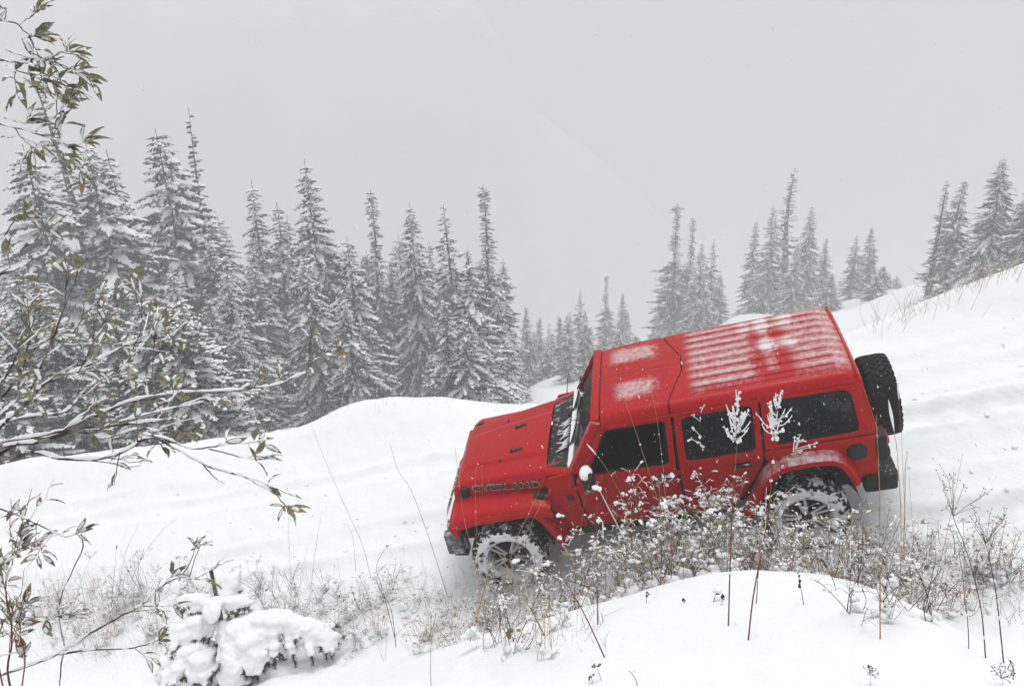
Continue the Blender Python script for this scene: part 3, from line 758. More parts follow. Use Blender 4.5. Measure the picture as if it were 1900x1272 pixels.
    T.tube(np.stack([-1.36 + .09 * np.sin(th), .38 + .185 * np.cos(th), 1.16 + .165 * np.sin(th)], -1), .015, 6)
    T.tube([(-1.36, .20, 1.16), (-1.36, .56, 1.16)], .02, 5); T.tube([(-1.18, .38, 1.10), (-1.37, .38, 1.16)], .03, 6)
    P('steering_wheel', T.mesh('steering_wheel'), M['cloth_dark'])

    # ---- wheels
    def lathe(prof, n=56):
        V = []; k = len(prof); th = np.linspace(0, 2 * np.pi, n, endpoint=False)
        for t in th:
            for y, r in prof: V.append((r * math.cos(t), y, r * math.sin(t)))
        F = [[i * k + j, i * k + j + 1, ((i + 1) % n) * k + j + 1, ((i + 1) % n) * k + j] for i in range(n) for j in range(k - 1)]
        b = bmesh.new(); vs = [b.verts.new(v) for v in V]
        for f in F: b.faces.new([vs[q] for q in f])
        bmesh.ops.recalc_face_normals(b, faces=b.faces[:])
        return b
    tp = [(-.10, .232), (-.122, .262), (-.130, .310), (-.126, .355), (-.112, .385), (-.085, .393), (.085, .393), (.112, .385), (.126, .355), (.130, .310), (.122, .262), (.10, .232), (-.10, .232)]
    tyre_b = lathe(tp); tyre_me = bpy.data.meshes.new('tyre'); tyre_b.to_mesh(tyre_me); tyre_b.free()
    b = bmesh.new(); N = 34
    for k in range(N):
        for row, (y, w, sh) in enumerate(((-.098, .058, 0), (-.033, .050, .5), (.033, .050, 0), (.098, .058, .5))):
            t = (k + sh) / N * 2 * math.pi; q = bmesh.ops.create_cube(b, size=1)
            for v in q['verts']:
                loc = Vector((v.co.x * .046, v.co.y * w, v.co.z * .022 + .399))
                if abs(y) > .09 and v.co.y * y > 0: loc.z -= .010
                a = loc.x / .40 + t + .1 * v.co.y * (1 if row % 2 else -1)
                v.co = Vector((loc.z * math.sin(a), loc.y + y, loc.z * math.cos(a)))
    for k in range(N):                              # shoulder lugs
        for sd in (1, -1):
            t = (k + .25) / N * 2 * math.pi; q = bmesh.ops.create_cube(b, size=1)
            for v in q['verts']:
                rr = .372 + v.co.z * (.045 if k % 2 else .03); a = v.co.x * .040 / .38 + t
                v.co = Vector((rr * math.sin(a), sd * (.123 + v.co.y * .016 - (rr - .35) * .25), rr * math.cos(a)))
    lug_me = bpy.data.meshes.new('tread'); b.to_mesh(lug_me); b.free()
    rim_b = lathe([(.06, .20), (.098, .222), (.112, .236), (.106, .242), (.085, .236), (-.10, .232)])
    rim_me = bpy.data.meshes.new('rim'); rim_b.to_mesh(rim_me); rim_b.free()
    b = bmesh.new()
    for k in range(5):
        for d in (-.16, .16):
            a0 = k / 5 * 2 * math.pi; q = bmesh.ops.create_cube(b, size=1)
            for v in q['verts']:
                u = v.co.z + .5; r = .045 + u * .178; a = a0 + d * (1.5 - .55 * u) ; wd = .030 * (1 - .25 * u)
                x = r * math.sin(a) + v.co.x * wd * math.cos(a); z = r * math.cos(a) - v.co.x * wd * math.sin(a)
                v.co = Vector((x, .088 + v.co.y * .03 - .016 * (1 - u), z))
    bmesh.ops.recalc_face_normals(b, faces=b.faces[:])
    spoke_me = bpy.data.meshes.new('spokes'); b.to_mesh(spoke_me); b.free()
    hub_b = lathe([(.10, .0), (.10, .028), (.092, .034), (.085, .06), (.05, .07)], 24); hub_me = bpy.data.meshes.new('hub'); hub_b.to_mesh(hub_me); hub_b.free()
    disc_b = lathe([(.0, .0), (.0, .16), (-.02, .165), (-.02, .228)], 32); disc_me = bpy.data.meshes.new('brake_disc'); disc_b.to_mesh(disc_me); disc_b.free()
    for me_, mts in ((tyre_me, [M['rubber_snowy']]), (lug_me, [M['lug_rubber']]), (rim_me, [M['alloy']]), (spoke_me, [M['alloy']]), (hub_me, [M['dark_metal']]), (disc_me, [M['dark_metal']])):
        me_.polygons.foreach_set('use_smooth', np.ones(len(me_.polygons), bool)); me_.set_sharp_from_angle(angle=R_(35))
        for q in mts: me_.materials.append(q)
    for x in (0, -3.008):
        for s in (1, -1):
            w = bpy.data.objects.new('wheel', None); COL.objects.link(w); w.parent = root
            w.matrix_local = Matrix.Translation((x, s * .80, .405)) @ Matrix.Rotation(random.random() * 6, 4, 'Y') @ (Matrix.Rotation(math.pi, 4, 'Z') if s < 0 else Matrix())
            for nm, me_ in (('tyre', tyre_me), ('tread', lug_me), ('rim', rim_me), ('spokes', spoke_me), ('hub', hub_me), ('brake_disc', disc_me)):
                link(nm, me_, w)
    w = bpy.data.objects.new('spare_wheel', None); COL.objects.link(w); w.parent = root
    w.matrix_local = Matrix.Translation((-3.935, -.03, 1.02)) @ Matrix.Rotation(math.pi / 2, 4, 'Z') @ Matrix.Rotation(.3, 4, 'Y')
    blk_tyre = tyre_me.copy(); blk_tyre.materials.clear(); blk_tyre.materials.append(M['rubber'])
    blk_lug = lug_me.copy(); blk_lug.materials.clear(); blk_lug.materials.append(M['rubber'])
    for nm, me_ in (('tyre', blk_tyre), ('tread', blk_lug), ('rim', rim_me), ('spokes', spoke_me), ('hub', hub_me)):
        link(nm, me_, w)
    return root
M['red_lowframe'] = dusted('snowy_frame_paint', (.4, .01, .015), .5, .25, .45, up=False, scale=9)
CAR = build_offroader()
build_haze()

# ------------------------------------------------------------------ conifers
def conifer_mesh(seed, H=18.0, R=2.6, top=.0, dens=1.0, droop=.35, snow=.75, base=.06, ragged=.35, spindle=0.0, tuft=False):
    """returns (crown mesh, trunk mesh): limbs with hanging sprays; snow lies on the sprays as lumps of its own"""
    r = np.random.default_rng(seed)
    nl, ns = [], []                                # needle sprays / snow lumps as parameter rows
    z = base * H; trunk_lean = r.normal(0, .006, 2)
    limbs = Tubes()
    lean = lambda zz: np.array([trunk_lean[0] * zz + .10 * math.sin(zz * .35 + seed), trunk_lean[1] * zz, zz])
    while z < H * .985:
        t = z / H
        prof = (1 - t) ** .78 * (1 - .25 * math.exp(-((t - .02) / .1) ** 2))
        prof = prof * (1 - spindle * (1 if .45 < t < .85 else 0)) + .02
        if tuft and t > .86: prof = .16 * (1.1 - abs(t - .93) * 7)
        if tuft and .62 < t < .86: prof *= .5
        L0 = R * max(prof, .035)
        nb = max(3, int((4 + 2.4 * (1 - t)) * dens))
        ph = r.random() * 6.28
        for k in range(nb):
            if r.random() < ragged * .35: continue
            az = ph + k / nb * 6.283 + r.normal(0, .25); L = L0 * (1 + ragged * r.normal(0, .45))
            L = float(np.clip(L, .12, L0 * 1.4 + .1))
            up0 = .35 * (t - .25) - droop * (1 - t) * .6 + r.normal(0, .20)
            d = np.array([math.cos(az), math.sin(az), 0]); sd = np.array([-d[1], d[0], 0])
            n = max(4, int(L / .135)); u = np.linspace(0, 1, n)
            P = lean(z) + d * (u * L)[:, None] + np.array([0, 0, 1.0]) * (L * (up0 * u - droop * u ** 2 + .18 * u ** 5 * (1 - t)))[:, None]
            limbs.tube(P, np.linspace(.035 * (1 - t) + .012, .008, n), 3)
            sn = np.clip(snow * (1.0 + .55 * math.sin(z * 1.7 + seed + 1.3 * math.sin(az * 2 + z * .6))) + r.normal(0, .22), .05, 1.0); fat = .75 + .9 * max(0, sn - .35)
            for q in range(1 if n > 4 else 0, n):
                w = (.22 + .55 * (1 - abs(2 * u[q] - .9)) ) * min(1, L / 1.3) * .40 + .075
                for s_ in (-1, -.45, 0, .5, 1):
                    if r.random() < .3: continue
                    dirv = d * (.75 + .3 * r.random()) + sd * s_ * (.85 + .4 * r.random()) + np.array([0, 0, -.30 - .75 * r.random() ** 1.5])
                    dirv /= np.linalg.norm(dirv); ln = w * (1.0 + .5 * r.random()) * (1.25 if s_ == 0 else 1)
                    nl.append((*P[q], *dirv, ln, .27 * ln * (.7 + .6 * r.random()), r.random()))
                    if r.random() < sn:
                        ns.append((*(P[q] + dirv * ln * .30 + np.array([0, 0, .03])), *dirv, ln * (.62 + .3 * r.random()), .03 + .17 * fat * ln * (.5 + .7 * r.random()), r.random()))
        z += (.17 + .15 * (1 - t) + .10 * r.random()) * (1.0 if R > 1.3 else .85)
    nl = np.array(nl); ns = np.array(ns)
    # needle sprays: two crossed, ragged leaf shapes that hang a little
    def frames(A):
        p = A[:, :3]; d = A[:, 3:6]; ln = A[:, 6:7]; w = A[:, 7:8]
        s = np.cross(d, [0, 0, 1.0]); s /= np.linalg.norm(s, axis=1)[:, None] + 1e-9
        up = np.cross(s, d); return p, d, s, up, ln, w
    p, d, s, up, ln, w = frames(nl)
    jit = (r.random((len(nl), 1)) - .5) * .5
    V = [p, p + d * ln * .45 + s * w + up * w * jit - up * w * .3, p + d * ln, p + d * ln * .4 - s * w - up * w * jit - up * w * .3,
         p + d * ln * .25 - up * w * .2, p + d * ln * .9 - up * w * .75, p + d * ln * .45 - up * w * (1.25 + jit)]
    k = len(V); Vn = np.stack(V, 1).reshape(-1, 3); o = np.arange(len(nl))[:, None] * k
    Fn = np.concatenate([o + np.array([[0, 1, 2]]), o + np.array([[0, 2, 3]]), o + np.array([[4, 5, 6]])])
    # snow lumps: low tents with fingers
    p, d, s, up, ln, w = frames(ns)
    h = w * (.75 + .4 * ns[:, 8:9]); j2 = (r.random((len(ns), 1)) - .5)
    V = [p - d * ln * .35, p + s * w * (.9 + j2 * .5) - up * h * .25 + d * ln * .1, p + d * ln * .75 - up * h * .35, p - s * w * (.9 - j2 * .5) - up * h * .25 + d * ln * .05, p + up * h * .8 + d * ln * (.05 + .2 * j2), p + d * ln * .42 + up * h * .45]
    k2 = len(V); Vs = np.stack(V, 1).reshape(-1, 3); o = np.arange(len(ns))[:, None] * k2
    Fs = np.concatenate([o + np.array([x]) for x in ([0, 1, 4], [1, 5, 4], [1, 2, 5], [2, 3, 5], [3, 4, 5], [3, 0, 4])])
    nV = len(Vn)
    Lm = limbs.mesh('limbs'); co = np.empty(len(Lm.vertices) * 3); Lm.vertices.foreach_get('co', co)
    Vl = co.reshape(-1, 3); fl = np.empty(len(Lm.polygons) * 4, np.int32); Lm.polygons.foreach_get('vertices', fl); Fl = fl.reshape(-1, 4)
    bpy.data.meshes.remove(Lm)
    V = np.concatenate([Vn, Vs, Vl]); F3 = np.concatenate([Fn, Fs + nV]); F4 = Fl + nV + len(Vs)
    mi = np.concatenate([np.zeros(len(Fn)), np.ones(len(Fs)), np.full(len(F4), 2)])
    crown = mesh_np('crown', V, [F3, F4], mi)
    for q in ('needle', 'snow_clump', 'bark'): crown.materials.append(M[q])
    T = Tubes(); zz = np.linspace(-1.5, H, 24)
    T.tube(np.array([lean(max(q, 0)) + [0, 0, min(q, 0)] for q in zz]), np.clip(.020 * H * (1 - zz / H) ** .9, .02, None) * .62, 8)
    trunk = T.mesh('trunk'); trunk.materials.append(M['bark'])
    return crown, trunk
PROTO = {
 'full_a': conifer_mesh(11, 18, 2.9, ragged=.45, droop=.42), 'full_b': conifer_mesh(12, 18, 2.6, droop=.5, snow=.72), 'full_c': conifer_mesh(13, 18, 3.1, droop=.42, ragged=.5, snow=.85),
 'broad_a': conifer_mesh(51, 18, 4.6, ragged=.5, droop=.36, snow=.85), 'broad_b': conifer_mesh(52, 18, 4.2, ragged=.5, droop=.42, snow=.7),
 'slim_a': conifer_mesh(21, 18, 2.05, ragged=.5, snow=.66, droop=.45), 'slim_b': conifer_mesh(22, 18, 1.75, ragged=.6, droop=.5, snow=.6), 'slim_c': conifer_mesh(23, 18, 1.9, ragged=.7, droop=.4, snow=.7, dens=.85),
 'tuft': conifer_mesh(31, 18, 1.9, ragged=.55, snow=.6, tuft=True, droop=.4), 'snag': conifer_mesh(41, 18, .8, ragged=.9, dens=.55, snow=.35, droop=.1),
}
def ground_fast(x, y): return gz(x, y)
def tree(kind, u, v, D, label, group, width=1.0, name='snowy_fir', lean=0.0):
    """a fir whose tip stands at photo pixel (u, v), D metres off along the optical axis"""
    D = D * 1.1; tip = at(u, v, D); z0 = gz(tip[0], tip[1]); H = max(3.0, tip[2] - z0)
    t = empty(name, (tip[0], tip[1], z0)); k = H / 18.0; kw = max(.62, min(1.25, k)) * width * 1.32
    t.rotation_euler = (lean, random.uniform(-.02, .02), random.random() * 6.28); t.scale = (kw, kw, k)
    tag(t, label, 'tree', group)
    link('trunk', PROTO[kind][1], t); link('crown', PROTO[kind][0], t)
    return t, H
TREES = [  # kind, u, v, D, width, label
 ('broad_a', 285, 238, 46, .95, 'broad snow-laden fir, the largest and whitest of the dark stand at upper left'),
 ('snag', 328, 200, 49, 1.0, 'thin bare treetop rising just behind the broad white fir at upper left'),
 ('broad_b', 150, 262, 42, .92, 'dark fir with hanging snow, directly below the leafy twigs at upper left'),
 ('snag', 92, 140, 46, 1.7, 'tall ragged treetop showing between the two leafy twigs at upper left'),
 ('broad_b', 40, 268, 40, .95, 'dark fir at the left edge of the photo beyond the willow branches'),
 ('slim_a', 207, 275, 52, 1.2, 'narrow grey fir top between the edge stand and the broad white fir'),
 ('full_b', 385, 400, 50, 1.1, 'snowy fir half hidden on the right flank of the broad white fir'),
 ('slim_b', 458, 335, 56, 1.2, 'slender tall fir standing in the first gap right of the broad white fir'),
 ('slim_a', 497, 378, 58, 1.1, 'narrow pale fir next right of the slender tall one in the gap'),
 ('slim_b', 527, 400, 62, 1.0, 'faint narrow fir just left of the pointed fir with the bare leader'),
 ('full_b', 577, 294, 50, .95, 'pointed snowy fir with a sharp leader, tallest of the middle group'),
 ('full_a', 640, 440, 44, .95, 'bright snow-covered fir in front and right of the tall pointed fir, trunk bare below'),
 ('tuft', 678, 352, 58, 1.0, 'thin fir with a tufted head between the tall pointed fir and the pair beside it'),
 ('full_b', 762, 376, 54, .9, 'conical snowy fir, left one of the pair in the middle of the stand'),
 ('slim_c', 823, 378, 57, 1.15, 'conical grey fir, right one of the pair in the middle of the stand'),
 ('slim_a', 872, 458, 62, 1.1, 'shorter fir tucked between the conical pair and the fir with the needle-thin top'),
 ('tuft', 897, 342, 56, 1.15, 'ragged fir with needle-thin top at the right end of the main stand'),
 ('full_b', 930, 480, 60, .85, 'drooping snowy fir against the fir with the needle-thin top, above the red bonnet'),
 ('slim_a', 978, 565, 84, 1.0, 'small misty fir just right of the main stand, above the bonnet'),
 ('slim_b', 1003, 585, 98, 1.0, 'very faint small fir above the windscreen end of the bonnet'),
 ('slim_c', 1075, 538, 112, 1.1, 'misty fir left of three in the hollow above the windscreen'),
 ('tuft', 1126, 510, 116, 1.1, 'misty thin-topped fir, tallest of three in the hollow above the windscreen'),
 ('slim_a', 1158, 542, 110, 1.1, 'misty fir right of three in the hollow above the windscreen'),
 ('slim_b', 1222, 552, 120, 1.0, 'lone thin misty fir left of the double tufted pair above the roof'),
 ('tuft', 1257, 376, 96, 1.25, 'grey fir with a flat tufted head, left end of the group above the roof'),
 ('tuft', 1281, 402, 98, 1.0, 'thin fir with a small tuft, second from left in the group above the roof'),
 ('slim_a', 1300, 448, 92, 1.2, 'low full fir in the middle of the first group above the roof'),
 ('slim_c', 1326, 442, 94, 1.1, 'full fir at the right end of the first group above the roof'),
 ('slim_b', 1403, 406, 98, 1.1, 'slim fir at the left end of the second group above the roof'),
 ('slim_a', 1436, 380, 92, 1.25, 'full tapering fir, second from left in the second group above the roof'),
 ('snag', 1470, 312, 95, 1.9, 'bare pole-topped fir rising highest in the second group above the roof'),
 ('full_b', 1506, 380, 90, 1.0, 'wide flat-headed fir right of the bare pole-topped one above the roof'),
 ('slim_a', 1478, 450, 86, 1.1, 'snowy lower fir in front of the bare pole-topped one above the roof'),
 ('slim_b', 1536, 440, 94, 1.1, 'slim fir at the right end of the second group above the roof'),
 ('slim_c', 1590, 436, 88, 1.2, 'left fir of the close pair above the rear corner of the roof'),
 ('slim_a', 1622, 420, 90, 1.1, 'right fir of the close pair above the rear corner of the roof'),
 ('snag', 1757, 335, 62, 1.5, 'thin leaning dead fir at the left edge of the dark group above the right bank'),
 ('slim_b', 1785, 330, 62, 1.35, 'ragged dark fir beside the leaning dead one above the right bank'),
 ('full_a', 1868, 290, 56, 1.0, 'big dark fir above the right bank, tallest near the right edge'),
 ('full_b', 1925, 330, 55, 1.1, 'dark fir cut by the right edge of the photo above the bank'),
 ('slim_a', 1838, 400, 58, 1.1, 'lower dark fir in front of the big one above the right bank'),
 ('slim_c', 1660, 538, 100, .9, 'small misty fir tip peeping over the snowy bank behind the spare wheel'),
]
for k_, u, v, D, wd, lab in TREES: tree(k_, u, v, D, lab, 'snowy firs standing in the misty valley', wd)
# the lower rows of the stand, seen only between and under the ones above
for i in range(84):
    u = random.uniform(-60, 950); v = 440 + random.uniform(-30, 160); D = random.uniform(36, 80)
    if u > 560: v += 60
    zone = ['at the left edge behind the willow', 'below the broad white fir', 'in the gap right of the broad white fir', 'below the pointed middle fir', 'below the conical pair', 'below the needle-thin top'][int(np.clip((u - 120) // 140 + 1, 0, 5))]
    tree(random.choice(['full_a', 'full_b', 'full_c', 'slim_a']), u, v, D, ('pale hazy fir deep ' if D > 62 else 'grey snowy fir midway ' if D > 48 else 'dark snow-loaded fir in the front row ') + zone, 'lower firs of the dense left stand', random.uniform(.8, 1.1))
for i in range(26):
    u = i / 26 * 960 - 30 + random.uniform(-15, 15); v = random.uniform(395, 480) + (40 if u > 800 else 0)
    tree(random.choice(['full_a', 'full_b', 'slim_a', 'slim_c']), u, v, random.uniform(60, 78), 'hazy grey fir at the back of the stand, ' + ['behind the leafy willow', 'behind the broad white fir', 'in the gap by the slender fir', 'behind the pointed middle fir', 'behind the conical pair', 'behind the needle-thin top'][int(np.clip((u - 120) // 140 + 1, 0, 5))], 'hazy firs at the back of the left stand', 1.1)
for i in range(16):
    tree(random.choice(['full_a', 'full_b', 'slim_a']), random.uniform(-60, 420), random.uniform(490, 640), random.uniform(23, 30), 'short dark fir close behind the willow twigs below the left road edge', 'short firs just below the left road edge', 1.15)
for i in range(36):
    u = random.uniform(930, 1240); v = random.uniform(570, 660); D = random.uniform(70, 140)
    tree(random.choice(['slim_a', 'slim_b', 'slim_c', 'tuft']), u, v, D, ('faintest small fir far down ' if D > 112 else 'misty small fir midway down ' if D > 90 else 'clearer small fir near ') + ('in the hollow above the red bonnet' if u < 1060 else 'in the hollow above the windscreen' if u < 1150 else 'in the hollow above the front roof panels'), 'faint firs low in the misty hollow', 1.0)
for i in range(9):
    u = random.choice([random.uniform(1230, 1345), random.uniform(1390, 1545), random.uniform(1570, 1640), random.uniform(1720, 1900)]); v = random.uniform(500, 560)
    tree(random.choice(['slim_a', 'slim_b']), u, v, random.uniform(80, 96) if u < 1700 else 52, 'small snowy fir at the foot of the tree groups above the roof and bank', 'small firs at the foot of the right groups', 1.1)

# ------------------------------------------------------------------ plants of the near bank
def twocol(name, a, b, scale, rough=.75, lo=.4, hi=.62, spec=.25):
    m = mat(name, a, rough, spec=spec); lk(m, mixc(m, ramp(m, noise_(m, scale, 3), lo, hi), a, b), bsdf(m).inputs['Base Color']); return m
M['straw'] = twocol('straw', (.30, .17, .065), (.46, .33, .17), 9)
M['pale_grass'] = twocol('pale_grass', (.30, .24, .16), (.60, .57, .52), 5)
M['redstem'] = twocol('red_brown_stem', (.11, .035, .02), (.24, .10, .05), 9)
M['darkstem'] = twocol('dark_stem', (.035, .024, .02), (.10, .075, .06), 12)
M['greystem'] = twocol('frosted_stem', (.075, .055, .045), (.34, .32, .30), 14)
M['leaf_olive'] = twocol('olive_leaf', (.10, .105, .035), (.19, .165, .075), 40, .55)
M['leaf_ochre'] = twocol('ochre_leaf', (.22, .13, .035), (.16, .12, .045), 40, .6)
M['leaf_brown'] = twocol('brown_leaf', (.13, .05, .018), (.24, .12, .035), 40, .65)
M['leaf_yellow'] = twocol('yellow_green_leaf', (.20, .17, .035), (.12, .115, .03), 30, .6)
M['leaf_dark'] = twocol('dark_green_leaf', (.05, .065, .028), (.10, .10, .045), 40, .55)
M['willow_bark'] = twocol('willow_bark', (.035, .028, .025), (.22, .20, .19), 22, .85)
M['spruce_needle'] = twocol('spruce_needle', (.012, .035, .016), (.035, .075, .035), 50, .55)
M['flower_dry'] = twocol('dried_flower', (.09, .035, .04), (.2, .11, .11), 60, .8)

OPT = CAMM[:, 2]
def hitw(u, v, b_max=-1.5, b_to=None):
    """root of a plant seen at photo pixel (u, v): on the snow, never under the car or beyond the near road edge"""
    P = hit(u, v)
    if float(to_ab(P[0], P[1])[1]) > b_max:
        d = pix_ray(u, v); d2 = d[:2] @ BH; k = ((b_to if b_to is not None else b_max - .3) + CART[:2] @ BH) / d2
        P = d * k; P[2] = gz(P[0], P[1])
    return P
def depth_of(P): return float(np.dot(P, OPT))

for q_ in ('leaf_olive', 'leaf_dark', 'leaf_ochre', 'leaf_brown', 'leaf_yellow'):     # hoar frost on the blades
    m = M[q_]; b = bsdf(m); src = b.inputs['Base Color'].links[0].from_socket
    lk(m, mixc(m, math_(m, 'MULTIPLY', ramp(m, noise_(m, 14, 4, .7), .45, .68), .55), src, (.62, .63, .63)), b.inputs['Base Color'])
# -- leaves: olive blade with its own snow pad on top
def leaf_mesh(kind, seed, L=1.0, W=.30, snow=.7, lob=False):
    r = np.random.default_rng(seed); T = Tubes(); n = 7; u = np.linspace(0, 1, n)
    w = W * np.sin(np.pi * np.clip(u, .02, .985) ** .85) ** .9 * .5
    if lob: w = W * np.array([.12, .42, .40, .52, .34, .28, .04]) * .75
    curl = .22 * r.normal(.6, .5); z = -curl * u ** 2 * L * .5 + .05 * np.sin(u * 3)
    c = np.stack([u * L, .03 * np.sin(u * 4 + seed), z], -1)
    a = c + np.stack([0 * u, w, .35 * w + .02 * r.normal(size=n)], -1); b = c + np.stack([0 * u, -w, .35 * w + .02 * r.normal(size=n)], -1)
    V = np.concatenate([a, c, b]); i = np.arange(n - 1)
    F = np.concatenate([np.stack([i, i + n, i + n + 1, i + 1], -1), np.stack([i + n, i + 2 * n, i + 2 * n + 1, i + n + 1], -1)])
    T.add(V, F, 0)
    T.tube([(-.22 * L, 0, .02), (0, 0, 0)], .012 * L, 3, 0)
    if snow > 0:
        s0 = r.uniform(0, .25); s1 = s0 + snow; uu = np.linspace(s0, min(s1, .97), 6)
        ww = np.interp(uu, u, w) * r.uniform(.45, .85, 6); zc = np.interp(uu, u, z); yc = np.interp(uu, u, c[:, 1])
        hh = .085 * L * np.sin(np.linspace(.25, 2.9, 6)) * r.uniform(.8, 1.3, 6)
        side = r.uniform(-.35, .35) * ww
        A = np.stack([uu * L, yc + ww + side, zc + .35 * ww + .006], -1); C = np.stack([uu * L, yc + side, zc + .14 * ww + hh + .012], -1); B = np.stack([uu * L, yc - ww + side, zc + .35 * ww + .006], -1)
        V = np.concatenate([A, C, B]); i = np.arange(5); k = 6
        F = np.concatenate([np.stack([i, i + k, i + k + 1, i + 1], -1), np.stack([i + k, i + 2 * k, i + 2 * k + 1, i + k + 1], -1)])
        T.add(V, F, 1)
    me = T.mesh('leaf'); me.materials.append(M[kind]); me.materials.append(M['snow']); return me
LEAVES = [leaf_mesh('leaf_olive', 1, snow=.55), leaf_mesh('leaf_olive', 2, snow=.7), leaf_mesh('leaf_olive', 3, W=.36, snow=.35), leaf_mesh('leaf_dark', 4, snow=.5), leaf_mesh('leaf_ochre', 9, snow=.4),
          leaf_mesh('leaf_dark', 5, snow=0.0, W=.34), leaf_mesh('leaf_olive', 6, snow=.75), leaf_mesh('leaf_ochre', 7, snow=.5), leaf_mesh('leaf_olive', 8, snow=.6, W=.28), leaf_mesh('leaf_olive', 10, snow=0, W=.32)]
BLEAVES = [leaf_mesh('leaf_brown', 11, snow=.6), leaf_mesh('leaf_brown', 12, snow=.75), leaf_mesh('leaf_olive', 13, snow=.7), leaf_mesh('leaf_brown', 14, snow=.3, W=.36)]
YLEAVES = [leaf_mesh('leaf_yellow', 21, W=.85, snow=.35, lob=True), leaf_mesh('leaf_yellow', 22, W=.95, snow=.0, lob=True), leaf_mesh('leaf_brown', 23, W=.8, snow=.6, lob=True), leaf_mesh('leaf_yellow', 24, W=.8, snow=.8, lob=True)]
def place_leaf(parent, p, d, size, pool, roll=None, origin=(0, 0, 0), r=rng):
    me = pool[int(r.integers(len(pool)))]
    o = bpy.data.objects.new('leaf', me); COL.objects.link(o); o.parent = parent
    q = Vector(d).to_track_quat('X', 'Z').to_matrix().to_4x4()
    rl = r.normal(0, .55) if roll is None else roll
    o.matrix_local = Matrix.Translation(Vector(p) - Vector(origin)) @ q @ Matrix.Rotation(rl, 4, 'X') @ Matrix.Scale(size, 4)
    return o
def snow_ridge(T, P, rad, r, cover=.75, mi=0, gain=1.0, add=.0024):
    """lumpy snow lying along the top of a branch, in stretches with gaps"""
    n = len(P); s = 0
    while s < n - 3:
        ln = int(r.integers(4, 14)); e = min(n, s + ln)
        dv = P[e - 1] - P[s]; flat = abs(dv[2]) / (np.linalg.norm(dv) + 1e-9)
        if r.random() < cover * (1 if flat < .6 else max(0, 1 - (flat - .6) * 3.5)) and e - s > 3:
            seg = P[s:e]; w = np.sin(np.linspace(.15, 3.0, e - s)) ** .6 * (rad[s:e] * 1.0 + add) * r.uniform(.75, 1.25, e - s) * gain
            T.tube(seg + np.array([0, 0, 1.0]) * (rad[s:e] * .62 + w * .40)[:, None], w, 6, mi)
        s = e - 1 + (0 if r.random() < .6 else int(r.integers(1, 4)))

